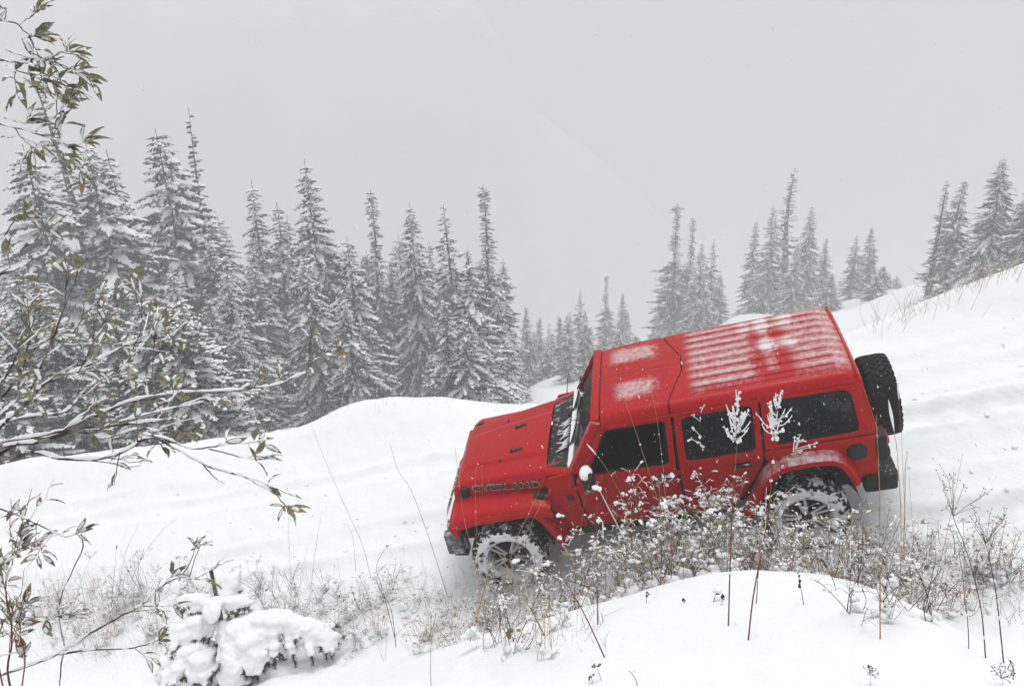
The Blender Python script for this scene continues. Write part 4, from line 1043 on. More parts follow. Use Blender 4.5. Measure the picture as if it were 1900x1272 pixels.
def shrub(name, label, origin, branches, pool, leaf_len, seed, twigs=1.0, twl_=1.0, leaf_keep=1.0, bark='willow_bark', cover=.8, maxleaf=280):
    """branches: list of (pixel polyline, depth start, depth end, radius start px, end px, leaf density, end cluster)"""
    r = np.random.default_rng(seed); root = empty(name, origin); tag(root, label, 'shrub'); org = np.array(origin); todo = []
    for px, d0, d1, r0, r1, ld, cl in branches:
        n = max(14, int(len(px) * 9)); dd = np.linspace(d0, d1, len(px))
        P = smooth_line([at(u, v, d) for (u, v), d in zip(px, dd)], n)
        P += np.cumsum(r.normal(0, .0016, P.shape), 0) * np.linspace(0, 1, n)[:, None] * .8
        rad = np.linspace(r0 * d0 / F_PX, r1 * d1 / F_PX, n) * .62
        T = Tubes(); T.tube(P - org, rad, 7); Sx = Tubes(); snow_ridge(Sx, P - org, rad, r, cover)
        twl = []
        L = np.linalg.norm(np.diff(P, axis=0), axis=1).sum()
        for k in range(int(L * 9 * ld * twigs + .5)):
            i = int(r.uniform(.25, .97) * (n - 1)); dr = P[min(i + 1, n - 1)] - P[i - 1]; dr /= np.linalg.norm(dr) + 1e-9
            v = dr * r.uniform(.5, 1.0) + r.normal(0, .45, 3) + np.array([0, 0, .18]); v /= np.linalg.norm(v)
            ln = r.uniform(.07, .22) * (.6 + .4 * ld) * twl_; m_ = 7; uu = np.linspace(0, 1, m_)[:, None]
            Q = P[i] + v * ln * uu + np.array([0, 0, -.10]) * ln * uu ** 2 + r.normal(0, .004, (m_, 3)) * uu
            tr = np.linspace(max(rad[i] * .45, .0014), .0010, m_); T.tube(Q - org, tr, 4); snow_ridge(Sx, Q - org, tr, r, cover * .6, add=.0012)
            twl.append((Q, v))
        if cl: twl.append((P[-6:], P[-1] - P[-4]))
        b = link('branch', T.mesh('branch'), root, [M[bark]])
        if Sx.n: link('snow_ridge', Sx.mesh('snow_ridge'), b, [M['snow']])['kind'] = 'stuff'
        for q, (Q, v) in enumerate(twl):
            v = v / (np.linalg.norm(v) + 1e-9)
            m_ = cl + 2 if (cl and q == len(twl) - 1) else int(r.integers(3, 7))
            for k in range(m_):
                if r.random() > leaf_keep: continue
                t = r.uniform(.35, 1.0); p = Q[int(t * (len(Q) - 1))]
                d = v * r.uniform(.5, 1.1) + r.normal(0, .48, 3) + np.array([0, 0, -.12]); d /= np.linalg.norm(d)
                todo.append((p + d * leaf_len * .15, d, leaf_len * r.uniform(.65, 1.15)))
    order = r.permutation(len(todo)); rest = []
    for q, i in enumerate(order):
        p, d, sz = todo[i]; o = place_leaf(root, p, d, sz, pool, None, org, r)
        if q >= maxleaf: rest.append(o)
    if rest:                                        # past the limit: the remaining leaves become one part
        V = []; Fs = []; mi = []; n0 = 0; names = []
        for o in rest:
            me = o.data; co = np.empty(len(me.vertices) * 3); me.vertices.foreach_get('co', co)
            V.append(co.reshape(-1, 3) @ np.array(o.matrix_local.to_3x3()).T + np.array(o.matrix_local.translation))
            fl = [tuple(x + n0 for x in f.vertices) for f in me.polygons]; Fs += fl
            for f in me.polygons:
                nm = me.materials[f.material_index].name
                if nm not in names: names.append(nm)
                mi.append(names.index(nm))
            n0 += len(me.vertices); bpy.data.objects.remove(o)
        me = bpy.data.meshes.new('foliage'); me.from_pydata([tuple(v) for v in np.concatenate(V)], [], Fs); me.polygons.foreach_set('material_index', mi); me.polygons.foreach_set('use_smooth', np.ones(len(Fs), bool))
        for nm in names: me.materials.append(bpy.data.materials[nm])
        link('foliage', me, root)['kind'] = 'stuff'
    return root
c4 = lambda *p: [(x * .4403, y * .4403 + 400) for x, y in p]
c3 = lambda *p: [(x * .3474, y * .3474) for x, y in p]
c5 = lambda *p: [(x * .3684, y * .3684 + 880) for x, y in p]
gpt = lambda x, y: (x, y, gz(x, y))
main = [
 (c4((-260, 1180), (0, 1000), (100, 945), (230, 925), (330, 870), (430, 830), (560, 780), (750, 752), (980, 740), (1150, 720), (1240, 690), (1330, 640), (1440, 565)), 2.5, 3.2, 8.5, 1.6, .5, 9),
 (c4((-240, 1150), (0, 985), (150, 960), (330, 905), (480, 890), (640, 875), (720, 868)), 2.45, 2.9, 8, 2, .8, 6),
 (c4((-200, 1120), (0, 890), (110, 800), (170, 735), (230, 700), (330, 665), (450, 605), (560, 560), (710, 495)), 2.6, 3.0, 7, 1.5, 1.1, 3),
 (c4((-100, 960), (0, 880), (120, 845), (260, 825), (330, 770), (400, 700), (470, 660), (590, 560), (660, 470), (720, 440), (800, 420)), 2.7, 3.2, 5, 1.2, 1.2, 5),
 (c4((-250, 1100), (0, 1030), (150, 1000), (250, 1022), (400, 1022), (520, 985), (620, 930), (720, 965), (850, 1040), (980, 1075), (1080, 1110), (1150, 1150), (1190, 1200)), 2.4, 2.7, 6, 1.5, .7, 12),
 (c4((850, 1040), (890, 1090), (944, 1134)), 2.62, 2.65, 2.2, 1.0, 0, 0),
 (c4((600, 920), (700, 940), (800, 980), (880, 982), (960, 970), (1020, 965), (1110, 950)), 2.5, 2.65, 3, 1.2, .5, 7),
 (c4((880, 982), (950, 1000), (1010, 1020), (1090, 1030)), 2.58, 2.62, 2.2, 1.2, .4, 4),
 (c4((-40, 960), (150, 930), (320, 905), (450, 940), (600, 905), (700, 912), (830, 908)), 2.45, 2.8, 4.5, 1.4, .7, 8),
 (c4((420, 900), (560, 860), (700, 790), (760, 740)), 2.6, 2.75, 3, 1.2, .8, 6),
 (c4((500, 870), (640, 830), (760, 800), (860, 775), (900, 760)), 2.6, 2.8, 3, 1.2, .8, 9),
 (c4((120, 760), (160, 670), (205, 570), (250, 470), (285, 380), (300, 320), (318, 260)), 2.55, 2.6, 4, 1.2, 1.2, 6),
 (c4((-50, 830), (40, 730), (100, 640), (125, 540), (130, 420), (140, 390)), 2.5, 2.5, 4, 1.3, 1.4, 7),
 (c4((-60, 760), (20, 680), (60, 600), (70, 560)), 2.4, 2.4, 4, 1.5, 1.8, 8),
 (c4((-60, 900), (40, 800), (100, 760), (170, 770)), 2.35, 2.4, 4, 1.5, 1.8, 9),
 (c4((200, 590), (290, 520), (350, 440), (370, 340)), 2.58, 2.6, 2.5, 1.0, 1.2, 6),
 (c4((330, 665), (380, 560), (400, 500), (430, 450)), 2.7, 2.72, 2, 1.0, 1.0, 5),
 (c4((640, 700), (650, 560), (670, 420), (690, 330)), 2.9, 3.0, 1.6, .8, .9, 3),
 (c4((560, 560), (600, 470), (600, 350), (600, 270)), 2.9, 3.0, 1.5, .8, .9, 3),
 (c4((1290, 660), (1305, 600), (1310, 520)), 3.1, 3.12, 1.8, .9, .9, 6),
 (c4((1150, 722), (1160, 700), (1165, 690)), 3.05, 3.05, 1.5, .9, 1, 6),
 (c4((-60, 260), (20, 240), (110, 205), (150, 170), (200, 140), (240, 80)), 2.3, 2.4, 4, 1.2, .6, 3),
 (c4((-60, 210), (30, 180), (90, 140), (150, 110), (190, 60)), 2.35, 2.4, 3, 1.0, .6, 4),
 (c4((-60, 80), (10, 95), (60, 30), (100, 0)), 2.3, 2.35, 3, 1.0, .8, 4),
]
B0 = at(-150, 1010, 2.45)
shrub('willow_shrub', 'snow-lined leafy willow reaching in from the left edge with long fanned branches over the road', gpt(B0[0] - .5, B0[1] - .1), main, LEAVES, .066, 3, twigs=.95, maxleaf=300)
top = [
 (c3((-120, 90), (0, 107), (80, 120), (130, 160), (170, 190)), 2.2, 2.25, 2.6, 1.2, .8, 8),
 (c3((25, 107), (30, 70), (18, 25)), 2.2, 2.2, 1.5, .8, .3, 4),
 (c3((110, 130), (140, 100), (205, 55)), 2.22, 2.25, 1.5, .8, 1.2, 5),
 (c3((-120, 310), (0, 322), (70, 330), (150, 338), (250, 333), (330, 348), (380, 370), (440, 392)), 2.2, 2.3, 3.4, 1.2, 1.0, 5),
 (c3((30, 265), (90, 290), (150, 310), (230, 322), (290, 300), (370, 280)), 2.2, 2.3, 2, 1.0, 1.2, 6),
 (c3((20, 335), (60, 370), (110, 420), (150, 465)), 2.18, 2.2, 1.8, 1.0, 1.4, 7),
 (c3((150, 338), (200, 370), (240, 410), (280, 430)), 2.2, 2.22, 1.6, .9, 1.4, 7),
 (c3((250, 333), (300, 360), (320, 410), (345, 440)), 2.25, 2.25, 1.5, .9, .3, 3),
 (c3((150, 200), (180, 230), (170, 300)), 2.22, 2.25, 1.4, .9, 1.5, 7),
 (c3((-100, 640), (0, 662), (80, 682), (200, 712), (290, 735), (380, 770), (460, 745)), 2.2, 2.3, 3, 1.2, .9, 8),
 (c3((190, 705), (240, 665), (290, 625), (320, 590), (345, 550)), 2.24, 2.3, 2, 1.0, 1.0, 6),
 (c3((-60, 735), (40, 732), (110, 738)), 2.2, 2.22, 2, 1.0, .2, 0),
 (c3((80, 682), (110, 730), (160, 770), (185, 800)), 2.2, 2.22, 1.5, .9, .9, 5),
 (c3((270, 740), (300, 790), (345, 840)), 2.25, 2.25, 1.5, .9, 1.2, 6),
 (c3((0, 620), (40, 640), (90, 650), (130, 655)), 2.2, 2.2, 1.4, .9, .6, 4),
]
B1 = at(-330, 700, 2.2)
shrub('willow_shrub', 'taller willow at upper left, olive leaves under snow on three sprays against the fog', gpt(B1[0] - .3, B1[1]), top, LEAVES, .060, 4, twigs=.85, twl_=.6, cover=.55, maxleaf=170)
low = [
 (c5((-120, 1060), (0, 1012), (150, 962), (300, 900), (450, 802), (600, 722), (720, 662), (800, 592), (900, 535), (980, 540), (1050, 545)), 2.7, 3.1, 4.2, 1.2, .5, 4),
 (c5((300, 905), (430, 882), (540, 876), (640, 870), (730, 850), (790, 835)), 2.8, 3.0, 3, 1.2, .5, 8),
 (c5((320, 900), (300, 990), (275, 1070)), 2.75, 2.7, 2.2, 1.5, 0, 0),
 (c5((-60, 150), (0, 175), (100, 212), (230, 270), (330, 310), (400, 300)), 2.6, 2.7, 2.6, 1.2, .6, 8),
 (c5((-40, 215), (60, 205), (130, 160), (190, 110)), 2.6, 2.65, 2.0, 1.0, 0, 0),
 (c5((410, 300), (415, 370), (370, 470), (310, 600), (290, 720), (305, 870)), 2.72, 2.8, 1.8, 1.6, .1, 0),
 (c5((720, 662), (800, 660), (870, 665)), 2.95, 2.95, 1.5, .9, .6, 4),
 (c5((900, 535), (950, 440), (975, 345)), 3.05, 3.05, 1.8, 1.0, .4, 3),
 (c5((950, 530), (990, 400), (1010, 355)), 3.05, 3.05, 1.4, .9, .2, 3),
]
B2 = at(-60, 1272, 2.6)
shrub('arching_shrub', 'thin arching shrub twig bowing low over the snow at bottom left, few snowy leaves', gpt(B2[0] - .1, B2[1]), low, LEAVES, .058, 6, twigs=.8, cover=.5, maxleaf=120)
brown = [
 (c5((60, 1120), (40, 980), (60, 850), (50, 700), (20, 560), (-10, 440)), 2.6, 2.6, 3.5, 1.4, 1.6, 8),
 (c5((100, 1150), (120, 950), (90, 800), (70, 720)), 2.6, 2.6, 2.5, 1.2, 1.8, 7),
 (c5((20, 1100), (-10, 900), (20, 740), (90, 690), (130, 640)), 2.6, 2.6, 2.5, 1.2, 1.6, 7),
 (c5((40, 700), (30, 560), (60, 470), (70, 420), (110, 390)), 2.6, 2.65, 2.2, 1.1, 1.4, 8),
 (c5((-40, 640), (0, 460), (60, 380), (110, 300)), 2.6, 2.65, 2.0, 1.0, 1.4, 7),
]
B3 = at(10, 1285, 2.6)
shrub('brown_leafed_shrub', 'dense little shrub of brown and green snowy leaves in the bottom left corner', gpt(B3[0], B3[1]), brown, BLEAVES + LEAVES[:4], .055, 8, twigs=1.3, cover=.9, bark='redstem', maxleaf=150)

# -- single stalks
def cluster_fluff(T, Sx, p, h, r, up=np.array([0, 0, 1.0]), n=9, w=.35):
    for k in range(n):
        t = r.uniform(0, 1); a = r.uniform(0, 6.28); q0 = p + up * h * t * .75
        o = np.array([math.cos(a), math.sin(a), 0]) * h * w * (1 - .6 * t) * r.uniform(.4, 1.1) + up * h * .22
        Q = smooth_line([q0, q0 + o * .55 + up * -.01, q0 + o + up * h * .06], 6)
        T.tube(Q, .0018, 3, 0); Sx.tube(Q + np.array([0, 0, .002]), [.0016, .0022, .0024, .0028, .0032, .002], 5, 0)
        for j in range(3):
            if r.random() < .8: blob(Sx, Q[int(r.integers(2, 6))] + r.normal(0, .004, 3), np.array([.0055, .0055, .007]) * r.uniform(.6, 1.3), 0, seedr=r)
    for k in range(n):
        t = r.uniform(0, 1); blob(Sx, p + up * h * t + r.normal(0, h * .06, 3), np.array([.008, .008, .011]) * r.uniform(.5, 1.3) * (1.15 - .4 * t), 0, seedr=r)
def umbel(T, Sx, p, R, r, n=11, snow=.35):
    for k in range(n):
        a = r.uniform(0, 6.28); b = r.uniform(.35, 1.0)
        e = p + np.array([math.cos(a) * R * b, math.sin(a) * R * b, R * (1.15 - .45 * b) * r.uniform(.8, 1.1)])
        Q = smooth_line([p, p + (e - p) * .5 + np.array([0, 0, .04 * R]), e], 5); T.tube(Q, .0011, 3, 0)
        for q in range(3):
            e2 = e + r.normal(0, R * .13, 3) + np.array([0, 0, R * .10]); T.tube([e, e2], .0008, 3, 0)
            blob(T, e2, (.0032, .0032, .003), 0, seedr=r)
            if r.random() < snow: blob(Sx, e2 + [0, 0, .004], (.005, .005, .004), 0, seedr=r)
def stalk(base, tip, label, via=(), cat='stalk', name='dry_stalk', stem='straw', rad=.0030, head=None, hs=.12, dd=0.0, blobs=3, seed=None, group=None):
    """a stem standing in the snow where photo pixel `base` meets it, leaning to photo pixel `tip`"""
    r = np.random.default_rng(seed if seed is not None else int(base[0] * 7 + base[1]))
    P0 = np.array(hitw(*base) if base[0] > 840 else hit(*base)); D = depth_of(P0)
    pts = [P0 - np.array([0, 0, .03])]
    allp = list(via) + [tip]
    for i, (u, v) in enumerate(allp): pts.append(at(u, v, D + dd * (i + 1) / len(allp)))
    root = empty(name, P0); tag(root, label, cat, group)
    P = smooth_line(np.array(pts) - P0, 18 + 5 * len(allp)); n = len(P)
    P += np.cumsum(r.normal(0, .0011, P.shape), 0) * np.linspace(0, 1, n)[:, None]
    T = Tubes(); T.tube(P, np.linspace(rad, rad * .45, n), 5); link('stem', T.mesh('stem'), root, [M[stem]])
    H = Tubes(); Sx = Tubes(); tipv = P[-1]; d = P[-1] - P[-4]; d /= np.linalg.norm(d)
    if head == 'fluff': cluster_fluff(H, Sx, tipv - d * hs * .8, hs, r, n=20)
    elif head == 'open':
        for k in range(7):
            q0 = P[int(n * r.uniform(.72, .98))]; a = r.uniform(0, 6.28); o = np.array([math.cos(a), .6 * math.sin(a), .5]) * hs * r.uniform(.3, .8)
            Q = smooth_line([q0, q0 + o * .6, q0 + o], 6); H.tube(Q, .0016, 3)
            for j in range(3): blob(Sx, Q[-1] + r.normal(0, .012, 3), np.array([.012, .012, .010]) * r.uniform(.5, 1.2), 0, seedr=r)
            Sx.tube(Q + [0, 0, .003], .0032, 4)
    elif head == 'plume':
        Q = P[-1] + d * np.linspace(-.1, hs, 9)[:, None] + np.array([.2, 0, -.4]) * (np.linspace(0, 1, 9)[:, None] ** 2) * hs * .3
        H.tube(Q, [.002, .003, .004, .005, .005, .004, .003, .002, .001], 5); Sx.tube(Q + [0, 0, .004], np.array([.001, .004, .006, .008, .0085, .008, .006, .004, .001]), 6)
    elif head == 'umbel': umbel(H, Sx, tipv, hs, r)
    elif head == 'spike':
        for k in range(14): blob(H, P[-1] - d * hs * (k / 14 - .2) + r.normal(0, .004, 3), np.array([.006, .006, .007]) * r.uniform(.6, 1.2), 0, seedr=r)
    elif head == 'flower':
        for k in range(10): blob(H, P[-1] + r.normal(0, .008, 3), (.006, .006, .006), 0, seedr=r)
        blob(Sx, P[-1] + [0, 0, .012], (.013, .013, .008), 0, seedr=r)
    elif head == 'cap':
        [blob(Sx, P[-1] + [r.normal(0, .014), r.normal(0, .012), .006 - .012 * r.random()], np.array([.020, .020, .012]) * r.uniform(.5, 1.1, 3), 0, True, seedr=r, rnd=.5) for j in range(6)]; blob(H, P[-1] - [0, 0, .006], (.016, .016, .008), 0, seedr=r)
    if head in ('flower',): hm = 'flower_dry'
    elif head in ('spike',): hm = 'darkstem'
    else: hm = stem
    if H.n: link('seed_head', H.mesh('seed_head'), root, [M[hm]])['kind'] = 'stuff'
    for k in range(blobs):
        i = int(r.uniform(.15, .95) * n); blob(Sx, P[min(i, n - 1)] + [0, 0, .004], np.array([.006, .006, .008]) * r.uniform(.7, 1.5), 0, seedr=r)
    if Sx.n: link('snow_cap', Sx.mesh('snow_cap'), root, [M['snow']])['kind'] = 'stuff'
    return root
stalk((1352, 1162), (1368, 745), 'tall dry stem with a branching snow-furred head in front of the rear door window', [(1356, 1010), (1362, 880), (1365, 830)], stem='redstem', rad=.0042, head='fluff', hs=.30, blobs=6)
stalk((1388, 1190), (1440, 738), 'tall dry snow-topped stem before the gap between rear door and quarter window', [(1400, 1090), (1424, 960), (1434, 850)], stem='redstem', rad=.0045, head='fluff', hs=.28, blobs=4)
stalk((1404, 1120), (1411, 948), 'short broken golden stem crossing the tall one left of the rear wheel', [(1408, 1030)], rad=.0038, blobs=1)
stalk((1428, 1030), (1500, 800), 'snow-beaded branching weed in front of the quarter window', [(1440, 900), (1465, 850)], stem='redstem', rad=.003, head='open', hs=.24, blobs=12, seed=5)
stalk((1635, 1188), (1622, 768), 'straight straw stalk in front of the tail light, rooted in the bare snow', [(1632, 1050), (1629, 920)], rad=.0034, blobs=2)
stalk((1672, 1108), (1680, 835), 'pale reed with bent tip right of the rear bumper', [(1678, 960), (1679, 870), (1682, 842)], rad=.0036, blobs=2)
stalk((1668, 1115), (1652, 768), 'thin reed ending in a snow plume beside the spare wheel', [(1672, 1000), (1664, 850)], rad=.0028, head='plume', hs=.10, blobs=1)
stalk((1676, 1100), (1668, 720), 'thin reed with the highest snow plume before the spare wheel', [(1679, 980), (1674, 830)], rad=.0024, head='plume', hs=.10, blobs=1, dd=-.1)
stalk((1258, 1010), (1137, 715), 'long arching grass stem before the front door window, its tip over the roof', [(1235, 985), (1212, 900), (1180, 800), (1160, 745)], rad=.0030, blobs=4)
stalk((1242, 1010), (1204, 690), 'upright grass stem before the front door window, tip against the roof edge', [(1235, 930), (1222, 800), (1210, 730)], rad=.0028, blobs=4)
stalk((1185, 1040), (1093, 832), 'slanting grass stem with a snowy tip by the door mirror', [(1160, 950), (1128, 876)], rad=.0028, head='plume', hs=.05, blobs=2)
stalk((1060, 1060), (1100, 872), 'straw stem leaning right below the door mirror', [(1080, 960)], rad=.0028, blobs=1)
stalk((1126, 1220), (1003, 1010), 'dark red stem leaning left across the snow between bank and front wheel', [(1090, 1150), (1050, 1080)], stem='redstem', rad=.0042, blobs=2)
stalk((1109, 1160), (1106, 905), 'upright rusty stem standing alone right of the front wheel', [(1107, 1040)], stem='redstem', rad=.0036, head='cap', blobs=3)
stalk((905, 1120), (1011, 885), 'golden stem leaning right across the front wheel', [(955, 1010), (985, 945)], rad=.0038, blobs=2)
stalk((925, 1100), (1022, 902), 'second golden stem, close beside the one leaning right across the front wheel', [(960, 1030), (995, 950)], rad=.0032, blobs=1)
stalk((1010, 1172), (922, 1020), 'broken golden stem leaning left in front of the front wheel', [(965, 1090)], rad=.0044, blobs=1)
stalk((870, 1190), (922, 1020), 'pale broken stem meeting the left-leaning one in a point over the front wheel', [(900, 1090)], rad=.0040, blobs=1)
stalk((900, 1080), (848, 830), 'bent thin grass stem in front of the front wing, hooked left of the bonnet', [(880, 1040), (862, 960), (852, 880)], rad=.0028, blobs=2)
stalk((884, 1075), (893, 920), 'thin grass stem with a drooping loop against the bonnet lettering', [(883, 960), (882, 880), (886, 866), (893, 880)], rad=.0024, blobs=1)
stalk((955, 1195), (1050, 1010), 'slender stem behind the crossing ones at the front wheel', [(1000, 1100)], stem='redstem', rad=.003, blobs=2)
stalk((945, 1180), (870, 1160), 'fallen straw stem lying low under the crossing stems', [(905, 1120)], rad=.003, blobs=1)
stalk((955, 1190), (925, 1085), 'short dark twig at the foot of the crossing stems', [(940, 1140)], stem='darkstem', rad=.004, blobs=3)
stalk((690, 1078), (576, 790), 'long thin bent stalk left of the car, its tip at the road edge', [(672, 1010), (640, 940), (600, 850)], stem='greystem', rad=.0026, blobs=0)
stalk((832, 1108), (724, 822), 'long thin stalk leaning toward the front bumper', [(800, 1010), (764, 912), (742, 876)], stem='greystem', rad=.0030, blobs=2)
stalk((745, 876), (755, 905), 'tiny drooping husk hanging near the long stalk left of the car', [(742, 885)], stem='greystem', rad=.002, blobs=0)
stalk((540, 1085), (533, 948), 'very thin upright grass stem in the open snow at left centre', [(536, 1010)], stem='greystem', rad=.002, blobs=0)
stalk((660, 1060), (635, 972), 'thin hooked grass by the bent stalk left of the car', [(655, 1000), (645, 975)], stem='greystem', rad=.002, blobs=0)
stalk((575, 1095), (596, 948), 'thin straight grass right of the sapling', [(585, 1020)], stem='greystem', rad=.002, blobs=0)
stalk((205, 1130), (216, 1012), 'stem with a dark seed spike in the left weeds', [(212, 1060)], stem='darkstem', rad=.0026, head='spike', hs=.06, blobs=0)
stalk((225, 1120), (330, 960), 'pair-leading thin grass blade leaning right over the left weeds', [(260, 1040), (300, 985)], stem='greystem', rad=.0022, blobs=0)
stalk((215, 1120), (258, 972), 'thin grass blade beside the dark seed spike', [(232, 1030)], stem='greystem', rad=.0022, blobs=0)
stalk((245, 1130), (262, 1040), 'umbel weed with a snowy crown left of the sapling', [(250, 1085)], stem='darkstem', rad=.0024, head='umbel', hs=.10, blobs=1)
stalk((200, 1150), (238, 1085), 'broad frosted umbel among the left weeds', [(215, 1115)], stem='greystem', rad=.0024, head='umbel', hs=.15, blobs=2)
stalk((250, 1150), (290, 1060), 'small umbel leaning right among the left weeds', [(270, 1100)], stem='greystem', rad=.0022, head='umbel', hs=.08, blobs=1)
stalk((130, 1140), (168, 1035), 'umbel weed at far left beside the brown-leafed shrub', [(150, 1080)], stem='greystem', rad=.0022, head='umbel', hs=.09, blobs=1)
stalk((470, 1150), (440, 1068), 'frosted umbel just behind the snowy sapling', [(458, 1110)], stem='greystem', rad=.0024, head='umbel', hs=.10, blobs=2)
stalk((735, 1200), (702, 1058), 'dark branching weed in the snow between sapling and front wheel', [(725, 1130), (700, 1085)], stem='darkstem', rad=.0036, head='open', hs=.14, blobs=4)
stalk((735, 1190), (720, 1012), 'dark thin weed with a rosy head tip left of the front wheel', [(712, 1100), (700, 1050)], stem='darkstem', rad=.0034, head='flower', hs=.1, blobs=4)
stalk((800, 1272), (800, 1180), 'small leafless umbel of curved rays at the bottom of the photo', [(798, 1230)], stem='greystem', rad=.0024, head='umbel', hs=.12, blobs=0)
stalk((1832, 1222), (1768, 960), 'dark umbel weed leaning left at the right edge of the bank', [(1820, 1130), (1795, 1030)], stem='darkstem', rad=.0032, head='umbel', hs=.15, blobs=2)
stalk((1866, 1232), (1822, 1010), 'dark umbel weed with a leaf at its foot near the lower right corner', [(1850, 1120), (1835, 1050)], stem='darkstem', rad=.0032, head='umbel', hs=.13, blobs=1)
stalk((1800, 1205), (1783, 1010), 'thin dark stem left of the two dark umbel weeds', [(1795, 1130)], stem='darkstem', rad=.0024, blobs=1)
stalk((1718, 1138), (1785, 842), 'very thin long grass blade slanting right over the right weeds', [(1740, 1060), (1765, 950)], stem='straw', rad=.0020, blobs=0)
stalk((1560, 1100), (1640, 1130), 'fallen thin stem arched over the bare snow of the bank', [(1588, 1098), (1620, 1098)], stem='darkstem', rad=.0022, blobs=0)
stalk((1494, 1122), (1481, 1072), 'short dark spiky twig on the bare snow of the bank', [(1487, 1098)], stem='darkstem', rad=.0026, head='spike', hs=.08, blobs=0)
stalk((1554, 1095), (1532, 1040), 'short dark twig left of the thistle-like weeds on the bank top', [(1545, 1070)], stem='darkstem', rad=.0026, head='spike', hs=.05, blobs=1)
stalk((1200, 1118), (1199, 1102), 'tiny dark tuft poking from the bare snow, left one of two', [], stem='darkstem', rad=.003, head='spike', hs=.03, blobs=1)
stalk((1272, 1118), (1270, 1108), 'tiny grey tuft poking from the bare snow, right one of two', [], stem='greystem', rad=.003, head='spike', hs=.02, blobs=1)
stalk((1322, 1118), (1328, 1098), 'small snow-capped sprig beside the foot of the tall snow-headed stem', [], stem='darkstem', rad=.003, head='cap', hs=.03, blobs=2)
stalk((1340, 1122), (1338, 1106), 'smallest dark sprig beside the foot of the tall snow-headed stem', [], stem='darkstem', rad=.003, head='spike', hs=.03, blobs=1)
stalk((1120, 1262), (1108, 1235), 'small dried purple flower near the bottom of the photo, right of its twin', [(1112, 1250)], stem='darkstem', rad=.0016, head='flower', hs=.03, blobs=0)
stalk((1100, 1266), (1098, 1252), 'small dried purple flower near the bottom of the photo, left of its twin', [], stem='darkstem', rad=.0016, head='flower', hs=.03, blobs=0)
stalk((1186, 1274), (1169, 1243), 'short black twig at the bottom edge of the photo', [(1178, 1256)], stem='darkstem', rad=.0022, blobs=0)
stalk((1618, 1272), (1612, 1250), 'tiny thin seed stalk at the bottom right edge', [], stem='darkstem', rad=.0014, head='umbel', hs=.03, blobs=0)
stalk((1866, 1272), (1862, 1258), 'tiny seed stalk in the lower right corner', [], stem='darkstem', rad=.0014, head='umbel', hs=.05, blobs=0)
stalk((1700, 1085), (1688, 880), 'straw grass beside the reeds at the rear bumper', [(1694, 980)], rad=.0022, blobs=1)
stalk((1345, 1040), (1300, 760), 'bent weed with snow clumps over the rear door window corner', [(1340, 900), (1318, 840), (1300, 830)], stem='redstem', rad=.0026, head='open', hs=.12, blobs=4)
stalk((1200, 1030), (1142, 935), 'stem with a round snow cap on the front door, left of three', [(1165, 980)], stem='redstem', rad=.0034, head='cap', blobs=2)
stalk((1185, 1030), (1165, 950), 'stem with a drooping snow cap on the front door, middle of three', [(1172, 990)], stem='redstem', rad=.0034, head='cap', blobs=2)
stalk((1110, 1050), (1108, 965), 'stem with a snow cap low on the front door, right behind the rusty stem', [(1112, 1000)], stem='redstem', rad=.0034, head='cap', blobs=2)
stalk((1035, 1065), (1040, 955), 'stem with a snow cap behind the front wheel on the red sill', [(1042, 1010)], stem='redstem', rad=.0034, head='cap', blobs=4)

